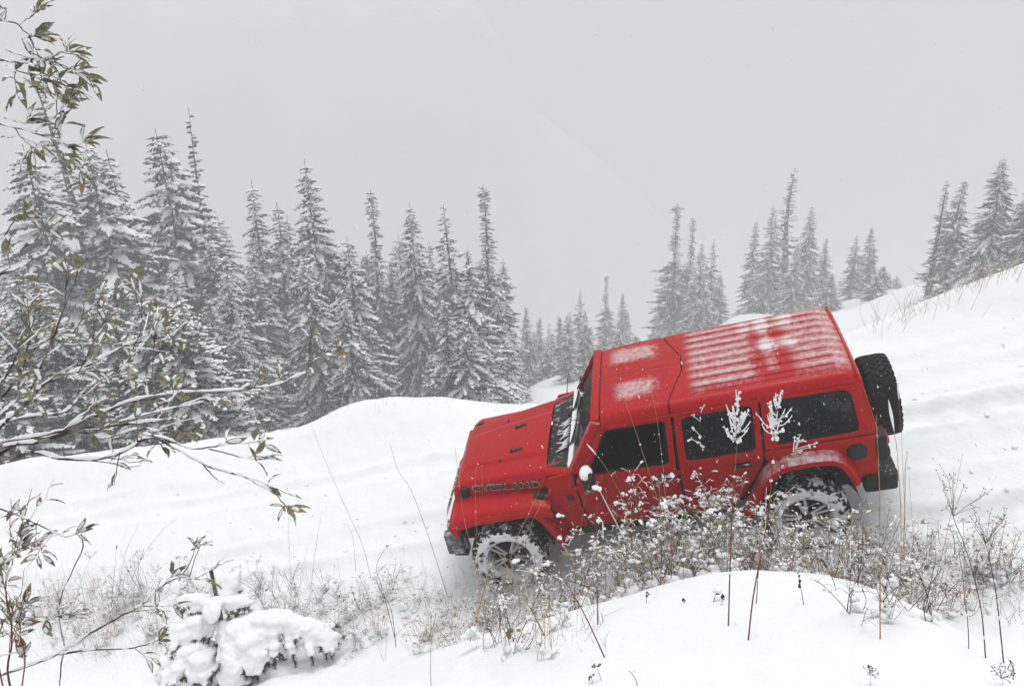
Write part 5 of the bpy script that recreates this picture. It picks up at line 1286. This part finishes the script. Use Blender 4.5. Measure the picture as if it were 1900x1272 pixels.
# -- snow-capped weeds: eight kinds, set along the road edge
def weed_proto(i, label, h, nst, leaves=0, stem='greystem', caps=1.0, spread=.16, frost=.8, pool=YLEAVES):
    r = np.random.default_rng(100 + i); root = empty('snowy_weed'); tag(root, label, 'weed', 'snow-capped weeds along the near road edge')
    T = Tubes(); Sx = Tubes(); lf = []
    for k in range(nst):
        b = np.array([*r.normal(0, spread * .3, 2), -.04]); hh = h * r.uniform(.5, 1.05)
        e = b + np.array([*r.normal(0, spread, 2), hh]); mid = (b + e) / 2 + r.normal(0, .03, 3)
        P = smooth_line([b, mid, e, e + np.array([*r.normal(0, .03, 2), -.01 * r.random()])], 14)
        rad = np.linspace(.0030, .0013, 14); T.tube(P, rad, 4); snow_ridge(Sx, P, rad, r, frost, add=.0013)
        for q in range(int(4 + hh * 12)):
            i0 = int(r.uniform(.3, 1) * 13); a = r.uniform(0, 6.28); ln = r.uniform(.03, .10)
            Q = smooth_line([P[i0], P[i0] + np.array([math.cos(a) * ln * .6, math.sin(a) * ln * .6, ln * .3]), P[i0] + np.array([math.cos(a) * ln, math.sin(a) * ln, ln * r.uniform(-.1, .7)])], 5)
            T.tube(Q, .0012, 3)
            if r.random() < frost * .6: Sx.tube(Q[1:] + [0, 0, .0016], np.array([.001, .0018, .0022, .0014]), 4)
            if r.random() < .34 * caps:
                z0 = r.uniform(.5, 1.7) ** 1.3
                for j in range(4): blob(Sx, Q[-1] + (Q[-2] - Q[-1]) * r.uniform(-.3, 1.4) + r.normal(0, .0045, 3) * z0, np.array([.0075, .0075, .005]) * z0 * r.uniform(.5, 1.1, 3), 0, seedr=r, rnd=.7)
            if r.random() < leaves: lf.append((Q[-1], Q[-1] - Q[0]))
        if r.random() < .4 * caps:
            z0 = r.uniform(.5, 1.3)
            for j in range(6): blob(Sx, P[-1] + [r.normal(0, .014) * z0, r.normal(0, .014) * z0, .004 - .009 * r.random()], np.array([.015, .015, .009]) * z0 * r.uniform(.5, 1.15, 3), 0, True, seedr=r, rnd=.5)
    for k in range(int(5 * caps)):                  # snow held in the tangle near the ground
        a = r.uniform(0, 6.28); q = r.uniform(.2, 1.1) * spread; z0 = r.uniform(.5, 1.15)
        for j in range(4): blob(Sx, np.array([math.cos(a) * q + r.normal(0, .02), math.sin(a) * q + r.normal(0, .02), r.uniform(.0, .16) * h]), np.array([.042, .042, .024]) * z0 * r.uniform(.5, 1.1, 3), 0, True, seedr=r, rnd=.5)
    link('stem', T.mesh('stem'), root, [M[stem]])['kind'] = 'stuff'; link('snow_cap', Sx.mesh('snow_cap'), root, [M['snow']])['kind'] = 'stuff'
    for p, d in lf: place_leaf(root, p, d + np.array([0, 0, -.03]), r.uniform(.035, .06), pool, r=r)
    return root
WEEDS = [weed_proto(0, 'frosted many-stemmed weed with small snow caps', .62, 6, .26), weed_proto(1, 'snow-capped weed with a few yellowed leaves', .60, 6, .5, 'straw'),
         weed_proto(2, 'tall thin weed beaded with snow', .95, 4, .05, spread=.12), weed_proto(3, 'low tangled weed smothered in snow', .42, 8, .28, caps=1.4, spread=.22),
         weed_proto(4, 'rusty-stemmed weed with thick snow caps', .78, 5, .32, 'redstem', 1.2), weed_proto(5, 'dark-twigged weed with little snow', .50, 7, .0, 'darkstem', .4, frost=.4),
         weed_proto(6, 'weed with brown curled leaves under snow', .60, 6, .5, 'redstem', 1.0, pool=BLEAVES), weed_proto(7, 'fine grassy weed pale with frost', .40, 12, .0, 'pale_grass', .3, .22),
         weed_proto(8, 'golden-stemmed dry weed with a little snow', .70, 6, .1, 'straw', .5, .18, frost=.5)]
WLAB = [w['label'] for w in WEEDS]; _wused = set()
def weed(i, x, y, sc, where, zs=1.0):
    a_, b_ = to_ab(x, y); grp = 'snow-capped weeds ' + where
    if 'thicket' in where: where = where.replace('before the red car', ['by the front wheel', 'by the front door', 'by the rear door', 'by the rear wheel'][int(np.clip((-a_ + .2) // .85, 0, 3))]) + (' near bank' if b_ < -2.0 else '')
    w = WEEDS[i] if i not in _wused else copy_tree(WEEDS[i]); _wused.add(i)
    w.location = (x, y, gz(x, y)); w.rotation_euler = (random.gauss(0, .08), random.gauss(0, .08), random.random() * 6.28); w.scale = (sc, sc, sc * zs)
    tag(w, WLAB[i] + ' ' + where, 'weed', grp)
    return w
r_ = np.random.default_rng(77); cnt = 0
while cnt < 92:                                    # the thicket between the bank crest and the car
    a = r_.uniform(-3.35, .9); b = r_.uniform(-2.5, -1.42) if cnt % 6 else r_.uniform(-2.85, -2.4)
    d = .22 + .75 * math.exp(-((a + 1.9) / .75) ** 2) + .45 * math.exp(-((a + 2.9) / .4) ** 2)
    if b > -1.75 and -3.5 < a < -2.5: d *= .6
    if r_.random() > d: continue
    x, y = from_ab(a, b); k = int(r_.choice([0, 0, 1, 2, 3, 3, 4, 4, 6, 8])); tall = .75 + .35 * math.exp(-((a + 1.75) / .5) ** 2)
    if -.3 < a < .9: tall *= .72
    weed(k, x, y, 1.12 * tall * r_.uniform(.7, 1.15), 'in the thicket before the red car'); cnt += 1
for a, b, k_, sc in ((-1.45, -1.75, 4, 1.3), (-1.62, -1.9, 4, 1.25), (-1.85, -1.8, 3, 1.9), (-2.05, -1.95, 4, 1.15), (-1.3, -1.9, 3, 1.8), (-2.3, -1.7, 0, 1.3), (-2.75, -1.9, 3, 1.5), (-3.0, -1.8, 4, .95)):
    x, y = from_ab(a, b); weed(k_, x, y, sc, 'standing tall in the thicket before the red car')
for i in range(46):                                 # the slope left of the front wheel
    u = r_.uniform(560, 1050); v = r_.uniform(1075, 1215); P = hit(u, v)
    weed(int(r_.choice([0, 7, 5, 7, 3, 8, 6, 1])), P[0], P[1], r_.uniform(.45, .85), 'on the open slope below the front wheel')
for i in range(64):                                 # left, round the sapling
    u = r_.uniform(40, 560); v = r_.uniform(1085, 1215); P = hit(u, v)
    weed(int(r_.choice([7, 5, 7, 0, 8, 2])), P[0], P[1], r_.uniform(.45, .85), 'in the frosted weeds at lower left')
for i in range(30):                                 # right, beyond the bank's shoulder
    u = r_.uniform(1560, 1910); v = r_.uniform(1010, 1150) + max(0, u - 1700) * .25; P = hit(u, v)
    weed(int(r_.choice([1, 5, 6, 5, 0, 3, 5, 8])), P[0], P[1], r_.uniform(.5, .95), 'on the right shoulder of the bank')
for i, w in enumerate(WEEDS):
    if i not in _wused: x, y = from_ab(-3.6, -1.9); weed(i, x, y, .7, 'by the rear wheel')

# -- broad yellow leaves that stand out one by one
def leaf_sprig(px_base, leaves, label, L=.075, stem='redstem'):
    P0 = np.array(hitw(*px_base)); D = depth_of(P0); root = empty('leafy_sprig', P0); tag(root, label, 'plant')
    T = Tubes()
    for (u, v, sz, ang) in leaves:
        q = at(u, v, D - .02) - P0; T.tube(smooth_line([[0, 0, -.02], q * .5 + np.array([.01, 0, .02]), q], 8), np.linspace(.0026, .0012, 8), 4)
        d = np.array([math.cos(R_(ang)), -.35, math.sin(R_(ang))]); place_leaf(root, q, d, L * sz, YLEAVES[:2] if sz > .9 else YLEAVES, roll=random.uniform(-.5, .9))
    link('stem', T.mesh('stem'), root, [M[stem]])
leaf_sprig((1592, 1085), [(1588, 960, 1.5, 150), (1602, 955, 1.5, 40), (1600, 978, 1.3, -80)], 'sprig of three yellow-green lobed leaves beside the rear wheel')
leaf_sprig((1570, 1060), [(1575, 1012, 1.3, 200), (1580, 1020, 1.0, 10)], 'yellow leaf bowed under snow below the three-leaved sprig')
leaf_sprig((1715, 1120), [(1705, 1062, 1.5, 160), (1715, 1055, 1.2, 60), (1725, 1068, 1.0, -20)], 'cluster of olive-yellow leaves on the right shoulder of the bank')
leaf_sprig((1760, 1140), [(1755, 1080, 1.3, 260), (1768, 1090, 1.0, -60), (1785, 1078, .9, 30)], 'hanging mustard leaf right of the olive-yellow cluster')
leaf_sprig((1868, 1240), [(1872, 1225, 1.1, 290)], 'single green leaf at the foot of the right umbel weed', .07)
leaf_sprig((1312, 1050), [(1300, 1033, 1.2, 190), (1310, 1036, 1.0, 0)], 'yellow leaf low at the bank crest left of the tall stems')
leaf_sprig((1500, 1010), [(1498, 953, 1.0, 120)], 'small yellow leaf over the rear wheel rim')
leaf_sprig((1725, 1030), [(1722, 968, 1.1, 170), (1730, 982, .8, -10)], 'small snow-topped leaf pair high on the right shoulder')
leaf_sprig((955, 1185), [(950, 1165, 1.0, 250)], 'olive leaf lying under the crossing stems by the front wheel')
leaf_sprig((885, 1165), [(882, 1140, 1.0, 100)], 'yellow-green leaf left of the crossing stems by the front wheel')

# -- ground cover: fine frosted twigs between the weeds, and dry grass on the far crest
def twig_cover(name, label, pts, hmin, hmax, stem, seed, snow=.6, rad=.0016):
    r = np.random.default_rng(seed); T = Tubes()
    for x, y in pts:
        z = gz(x, y); h = r.uniform(hmin, hmax); b = np.array([x, y, z - .02]); e = b + np.array([r.normal(0, h * .35), r.normal(0, h * .35), h])
        P = smooth_line([b, (b + e) / 2 + r.normal(0, h * .06, 3), e], 6); T.tube(P, np.linspace(rad, rad * .5, 6), 3, 0)
        if r.random() < snow: T.tube(P[2:] + [0, 0, .002], np.array([.0012, .0020, .0024, .0012]) * r.uniform(.8, 1.5), 4, 1)
        if r.random() < snow * .5: blob(T, P[-1], np.array([.010, .010, .008]) * r.uniform(.5, 1.3), 1, seedr=r)
    o = link(name, T.mesh(name), None, [M[stem], M['snow']]); tag(o, label, 'undergrowth', kind='stuff')
pts = [from_ab(a, b) for a, b in zip(r_.normal(-1.8, 1.0, 260).clip(-3.5, 1.1), r_.uniform(-2.4, -1.4, 260))]
twig_cover('undergrowth', 'frosted twigs tangled along the near road edge', pts, .15, .60, 'greystem', 9, .4)
pts = [tuple(hit(r_.uniform(0, 600), r_.uniform(1070, 1230))[:2]) for i in range(520)]
twig_cover('undergrowth', 'frosted grass stems round the sapling at lower left', pts, .10, .40, 'greystem', 10, .3, .0013)
pts = [tuple(hit(r_.uniform(560, 1130), r_.uniform(1070, 1210))[:2]) for i in range(240)]
twig_cover('undergrowth', 'frosted stems on the open slope below the front wheel', pts, .06, .26, 'greystem', 11, .4, .0013)
pts = [tuple(hit(u, r_.uniform(1000, 1110) + max(0, u - 1700) * .3)[:2]) for u in r_.uniform(1560, 1900, 240)]
twig_cover('undergrowth', 'dark and frosted twigs on the right shoulder of the bank', pts, .08, .34, 'darkstem', 12, .5, .0014)
pts = []
while len(pts) < 800:
    a = r_.uniform(-9.5, -4.3); b = r_.normal(3.35, .22)
    if r_.random() < np.clip((-a - 4) / 3, .12, 1): pts.append(from_ab(a, b))
twig_cover('dry_grass', 'dry straw grass along the crest of the right bank', pts, .12, .50, 'pale_grass', 13, .2, .0026)
pts = [from_ab(r_.uniform(.6, 5), r_.normal(3.35, .2)) for i in range(60)]
twig_cover('dry_grass', 'sparse dry grass along the left road edge', pts, .06, .22, 'pale_grass', 14, .3, .0022)

# -- crumbs of snow thrown up along the ruts
def snow_clods():
    r = np.random.default_rng(61); T = Tubes()
    for i in range(240):
        a = r.uniform(-9, 6); b = r.choice([-.8, .8, 1.55, .15]) + r.normal(0, .22); 
        if -3.6 < a < .7 and abs(b) < 1.05: continue
        x, y = from_ab(a, b); z = gz(x, y); s = r.uniform(.008, .034) * (1 if a < -3 else .7); blob(T, (x, y, z + s * .2), np.array([s, s, s * .7]) * r.uniform(.7, 1.3, 3), 0, seedr=r, rnd=.6)
    o = link('snow_clods', T.mesh('snow_clods'), None, [M['snow']]); tag(o, 'crumbs of snow scattered along the wheel ruts', 'snow', kind='stuff')
snow_clods()
# -- young spruce under heaps of snow, bottom left
def sapling():
    base = np.array(hit(425, 1262)); D = depth_of(base) - .05; r = np.random.default_rng(33)
    org = np.array([base[0], base[1], gz(base[0], base[1])]); root = empty('spruce_sapling', org)
    tag(root, 'young spruce at lower left, buried under thick pillows of snow with its green leader showing', 'sapling')
    q = lambda u, v, dz=0.0: at(u, v, D + dz) - org
    k = D / F_PX
    def needles(T, P, ln, dens, r):
        n = int(np.linalg.norm(np.diff(P, axis=0), axis=1).sum() / (1.0 * k) * dens)
        for i in range(n):
            t = r.random() * (len(P) - 1.001); j = int(t); p = P[j] + (P[j + 1] - P[j]) * (t - j); ax = P[j + 1] - P[j]; ax = ax / (np.linalg.norm(ax) + 1e-9)
            o = r.normal(0, 1, 3); o -= ax * (o @ ax); o /= np.linalg.norm(o); d = (o * .8 + ax * .6) * ln * r.uniform(.7, 1.2); s = np.cross(d, [0.1, .2, 1.0]); s = s / (np.linalg.norm(s) + 1e-9) * .8 * k
            T.add(np.array([p - s, p + s, p + d]), np.array([[0, 1, 2]]), 1)
    T = Tubes(); trunk = smooth_line([q(425, 1330), q(420, 1230), q(410, 1150), q(402, 1110)], 10); T.tube(trunk, np.linspace(7 * k, 3.5 * k, 10), 7)
    link('trunk', T.mesh('trunk'), root, [M['willow_bark']])
    T = Tubes(); P = smooth_line([q(403, 1112), q(397, 1085), q(391, 1055)], 8); T.tube(P, 3.2 * k, 6, 0); needles(T, P, 7.5 * k, 4, r)
    ld = link('leader', T.mesh('leader'), root, [M['willow_bark'], M['spruce_needle']])
    Sx = Tubes(); blob(Sx, P[-1] + [0, 0, 3 * k], np.array([6, 6, 5]) * k, 0, True, seedr=r); link('snow_cap', Sx.mesh('snow_cap'), ld, [M['snow']])
    def snowy_bough(L, width, thick, seed_):
        """snow lying on a bough and on its side twigs: a lobed pad; the twigs' needled ends stick out below it"""
        rr = np.random.default_rng(seed_); parts = []; Tt = Tubes()
        P = smooth_line([q(*a[:2], a[2] if len(a) > 2 else 0) for a in L], 14); n = len(P)
        Tt.tube(P, np.linspace(3.2 * k, 1.4 * k, n), 5, 0); needles(Tt, P[3:], 9 * k, 3, rr)
        ax = P[-1] - P[0]; side = np.cross(ax, [0, 0, 1.0]); side /= np.linalg.norm(side) + 1e-9
        for i in range(1, n):
            t = i / (n - 1); w = thick * (.75 + .5 * math.sin(math.pi * min(1, t * 1.1))) * rr.uniform(.8, 1.2) * (1 if i < n - 2 else .75)
            parts.append((P[i] + [0, 0, w * .42 * k], w * k, w * .50 * k))
            for sd in (-1, 1):
                ln = width * math.sin(math.pi * min(.97, .15 + t * .8)) * rr.uniform(.55, 1.15) * k
                if ln < 8 * k: continue
                v = side * sd * .9 + ax / np.linalg.norm(ax) * rr.uniform(.25, .7) + np.array([0, 0, -rr.uniform(.15, .6)]); v /= np.linalg.norm(v)
                Q = P[i] + v * ln * np.linspace(0, 1, 6)[:, None] + np.array([0, 0, -.18]) * ln * (np.linspace(0, 1, 6)[:, None] ** 2)
                Tt.tube(Q, 1.3 * k, 4, 0); E = Q[-1] + (Q[-1] - Q[-2]) * np.linspace(0, 2.0, 3)[:, None]; Tt.tube(E, 1.0 * k, 4, 0); needles(Tt, np.concatenate([Q[1:], E]), 8.5 * k, 3, rr)
                for j in range(1, 6):
                    ww = w * (.85 - .09 * j) * rr.uniform(.75, 1.2)
                    parts.append((Q[j] + [0, 0, ww * .38 * k], ww * k, ww * .48 * k))
        bo = link('bough', Tt.mesh('bough'), root, [M['willow_bark'], M['spruce_needle']])
        T = Tubes(); g = ico()
        for c, rx, rz in parts: T.add(g[2] * np.array([rx, rx, rz]) + c, g[3])
        o = link('snow_pillow', T.mesh('snow_pillow'), bo, [M['snow']])
        md = o.modifiers.new('r', 'REMESH'); md.mode = 'VOXEL'; md.voxel_size = 2.6 * k
        md = o.modifiers.new('s', 'SMOOTH'); md.iterations = 5; md.factor = .6
        bake(o); me = o.data; co = np.empty(len(me.vertices) * 3, np.float32); me.vertices.foreach_get('co', co); co = co.reshape(-1, 3)
        nn = np.array([(mnoise.noise(Vector(c / (20 * k))) * 3.2 + mnoise.noise(Vector(c / (8 * k))) * 1.8 + mnoise.noise(Vector(c / (3.5 * k))) * .8) * k for c in co]); no = np.empty(len(me.vertices) * 3, np.float32); me.vertices.foreach_get('normal', no)
        me.vertices.foreach_set('co', (co + no.reshape(-1, 3) * nn[:, None]).ravel()); me.polygons.foreach_set('use_smooth', np.ones(len(me.polygons), bool)); me.update()
        if not me.materials: me.materials.append(M['snow'])
    snowy_bough([(404, 1122), (372, 1114, .0), (330, 1112, .02)], 22, 11, 1)
    snowy_bough([(406, 1124), (424, 1096, .14), (440, 1062, .22)], 16, 14, 2)
    snowy_bough([(404, 1118), (397, 1132, -.12), (394, 1156, -.20)], 8, 14, 3)
    snowy_bough([(408, 1122), (436, 1116, .02), (466, 1118, .0)], 20, 10, 4)
    snowy_bough([(408, 1160), (366, 1154, -.06), (332, 1172, -.10), (316, 1192, -.12)], 36, 13, 5)
    snowy_bough([(412, 1160), (470, 1152, -.06), (540, 1156, -.10), (598, 1178, -.14), (622, 1200, -.15)], 46, 15, 6)
    snowy_bough([(412, 1160), (444, 1172, -.16), (466, 1208, -.28), (478, 1250, -.36)], 46, 16, 7)
    snowy_bough([(414, 1160), (428, 1190, -.18), (434, 1240, -.32), (430, 1280, -.38)], 38, 16, 8)
    snowy_bough([(412, 1200), (360, 1204, -.14), (318, 1226, -.2), (296, 1262, -.22)], 46, 15, 9)
    snowy_bough([(412, 1205), (372, 1225, -.22), (352, 1262, -.28)], 36, 14, 10)
    snowy_bough([(420, 1230), (500, 1238, -.1), (590, 1240, -.04), (660, 1256, .0), (700, 1268, .0)], 44, 14, 11)
    snowy_bough([(470, 1230, -.1), (530, 1250, -.16), (600, 1268, -.2)], 34, 13, 12)
sapling()

# -- falling snow: loose flakes in the air between camera and valley
def falling_snow():
    r = np.random.default_rng(99); n = 5200
    D = 1.6 + 14 * r.random(n) ** .75; u = r.uniform(-150, 2050, n); v = r.uniform(-150, 1420, n)
    P = (CAMM @ np.stack([(u - 950) / F_PX, (v - 636) / F_PX, np.ones(n)])).T * D[:, None]
    keep = P[:, 2] > ground(P[:, 0], P[:, 1]) + .03; P = P[keep]; n = len(P)
    O = np.array([[1, 0, 0], [0, 1, 0], [-1, 0, 0], [0, -1, 0], [0, 0, 1], [0, 0, -1.0]]); s = r.uniform(.0011, .0030, n)
    V = O[None] * s[:, None, None] * np.stack([np.ones(n), np.ones(n), r.uniform(1.2, 3.4, n)], -1)[:, None, :]
    V[:, :, 0] += V[:, :, 2] * -.35; V = (V + P[:, None]).reshape(-1, 3); o = np.arange(n)[:, None] * 6
    F = np.concatenate([o + np.array([x]) for x in ([0, 1, 4], [1, 2, 4], [2, 3, 4], [3, 0, 4], [1, 0, 5], [2, 1, 5], [3, 2, 5], [0, 3, 5])])
    ob = link('falling_snow', mesh_np('falling_snow', V, F), None, [M['snow']]); tag(ob, 'snowflakes falling through the air', 'snow', kind='stuff')
falling_snow()
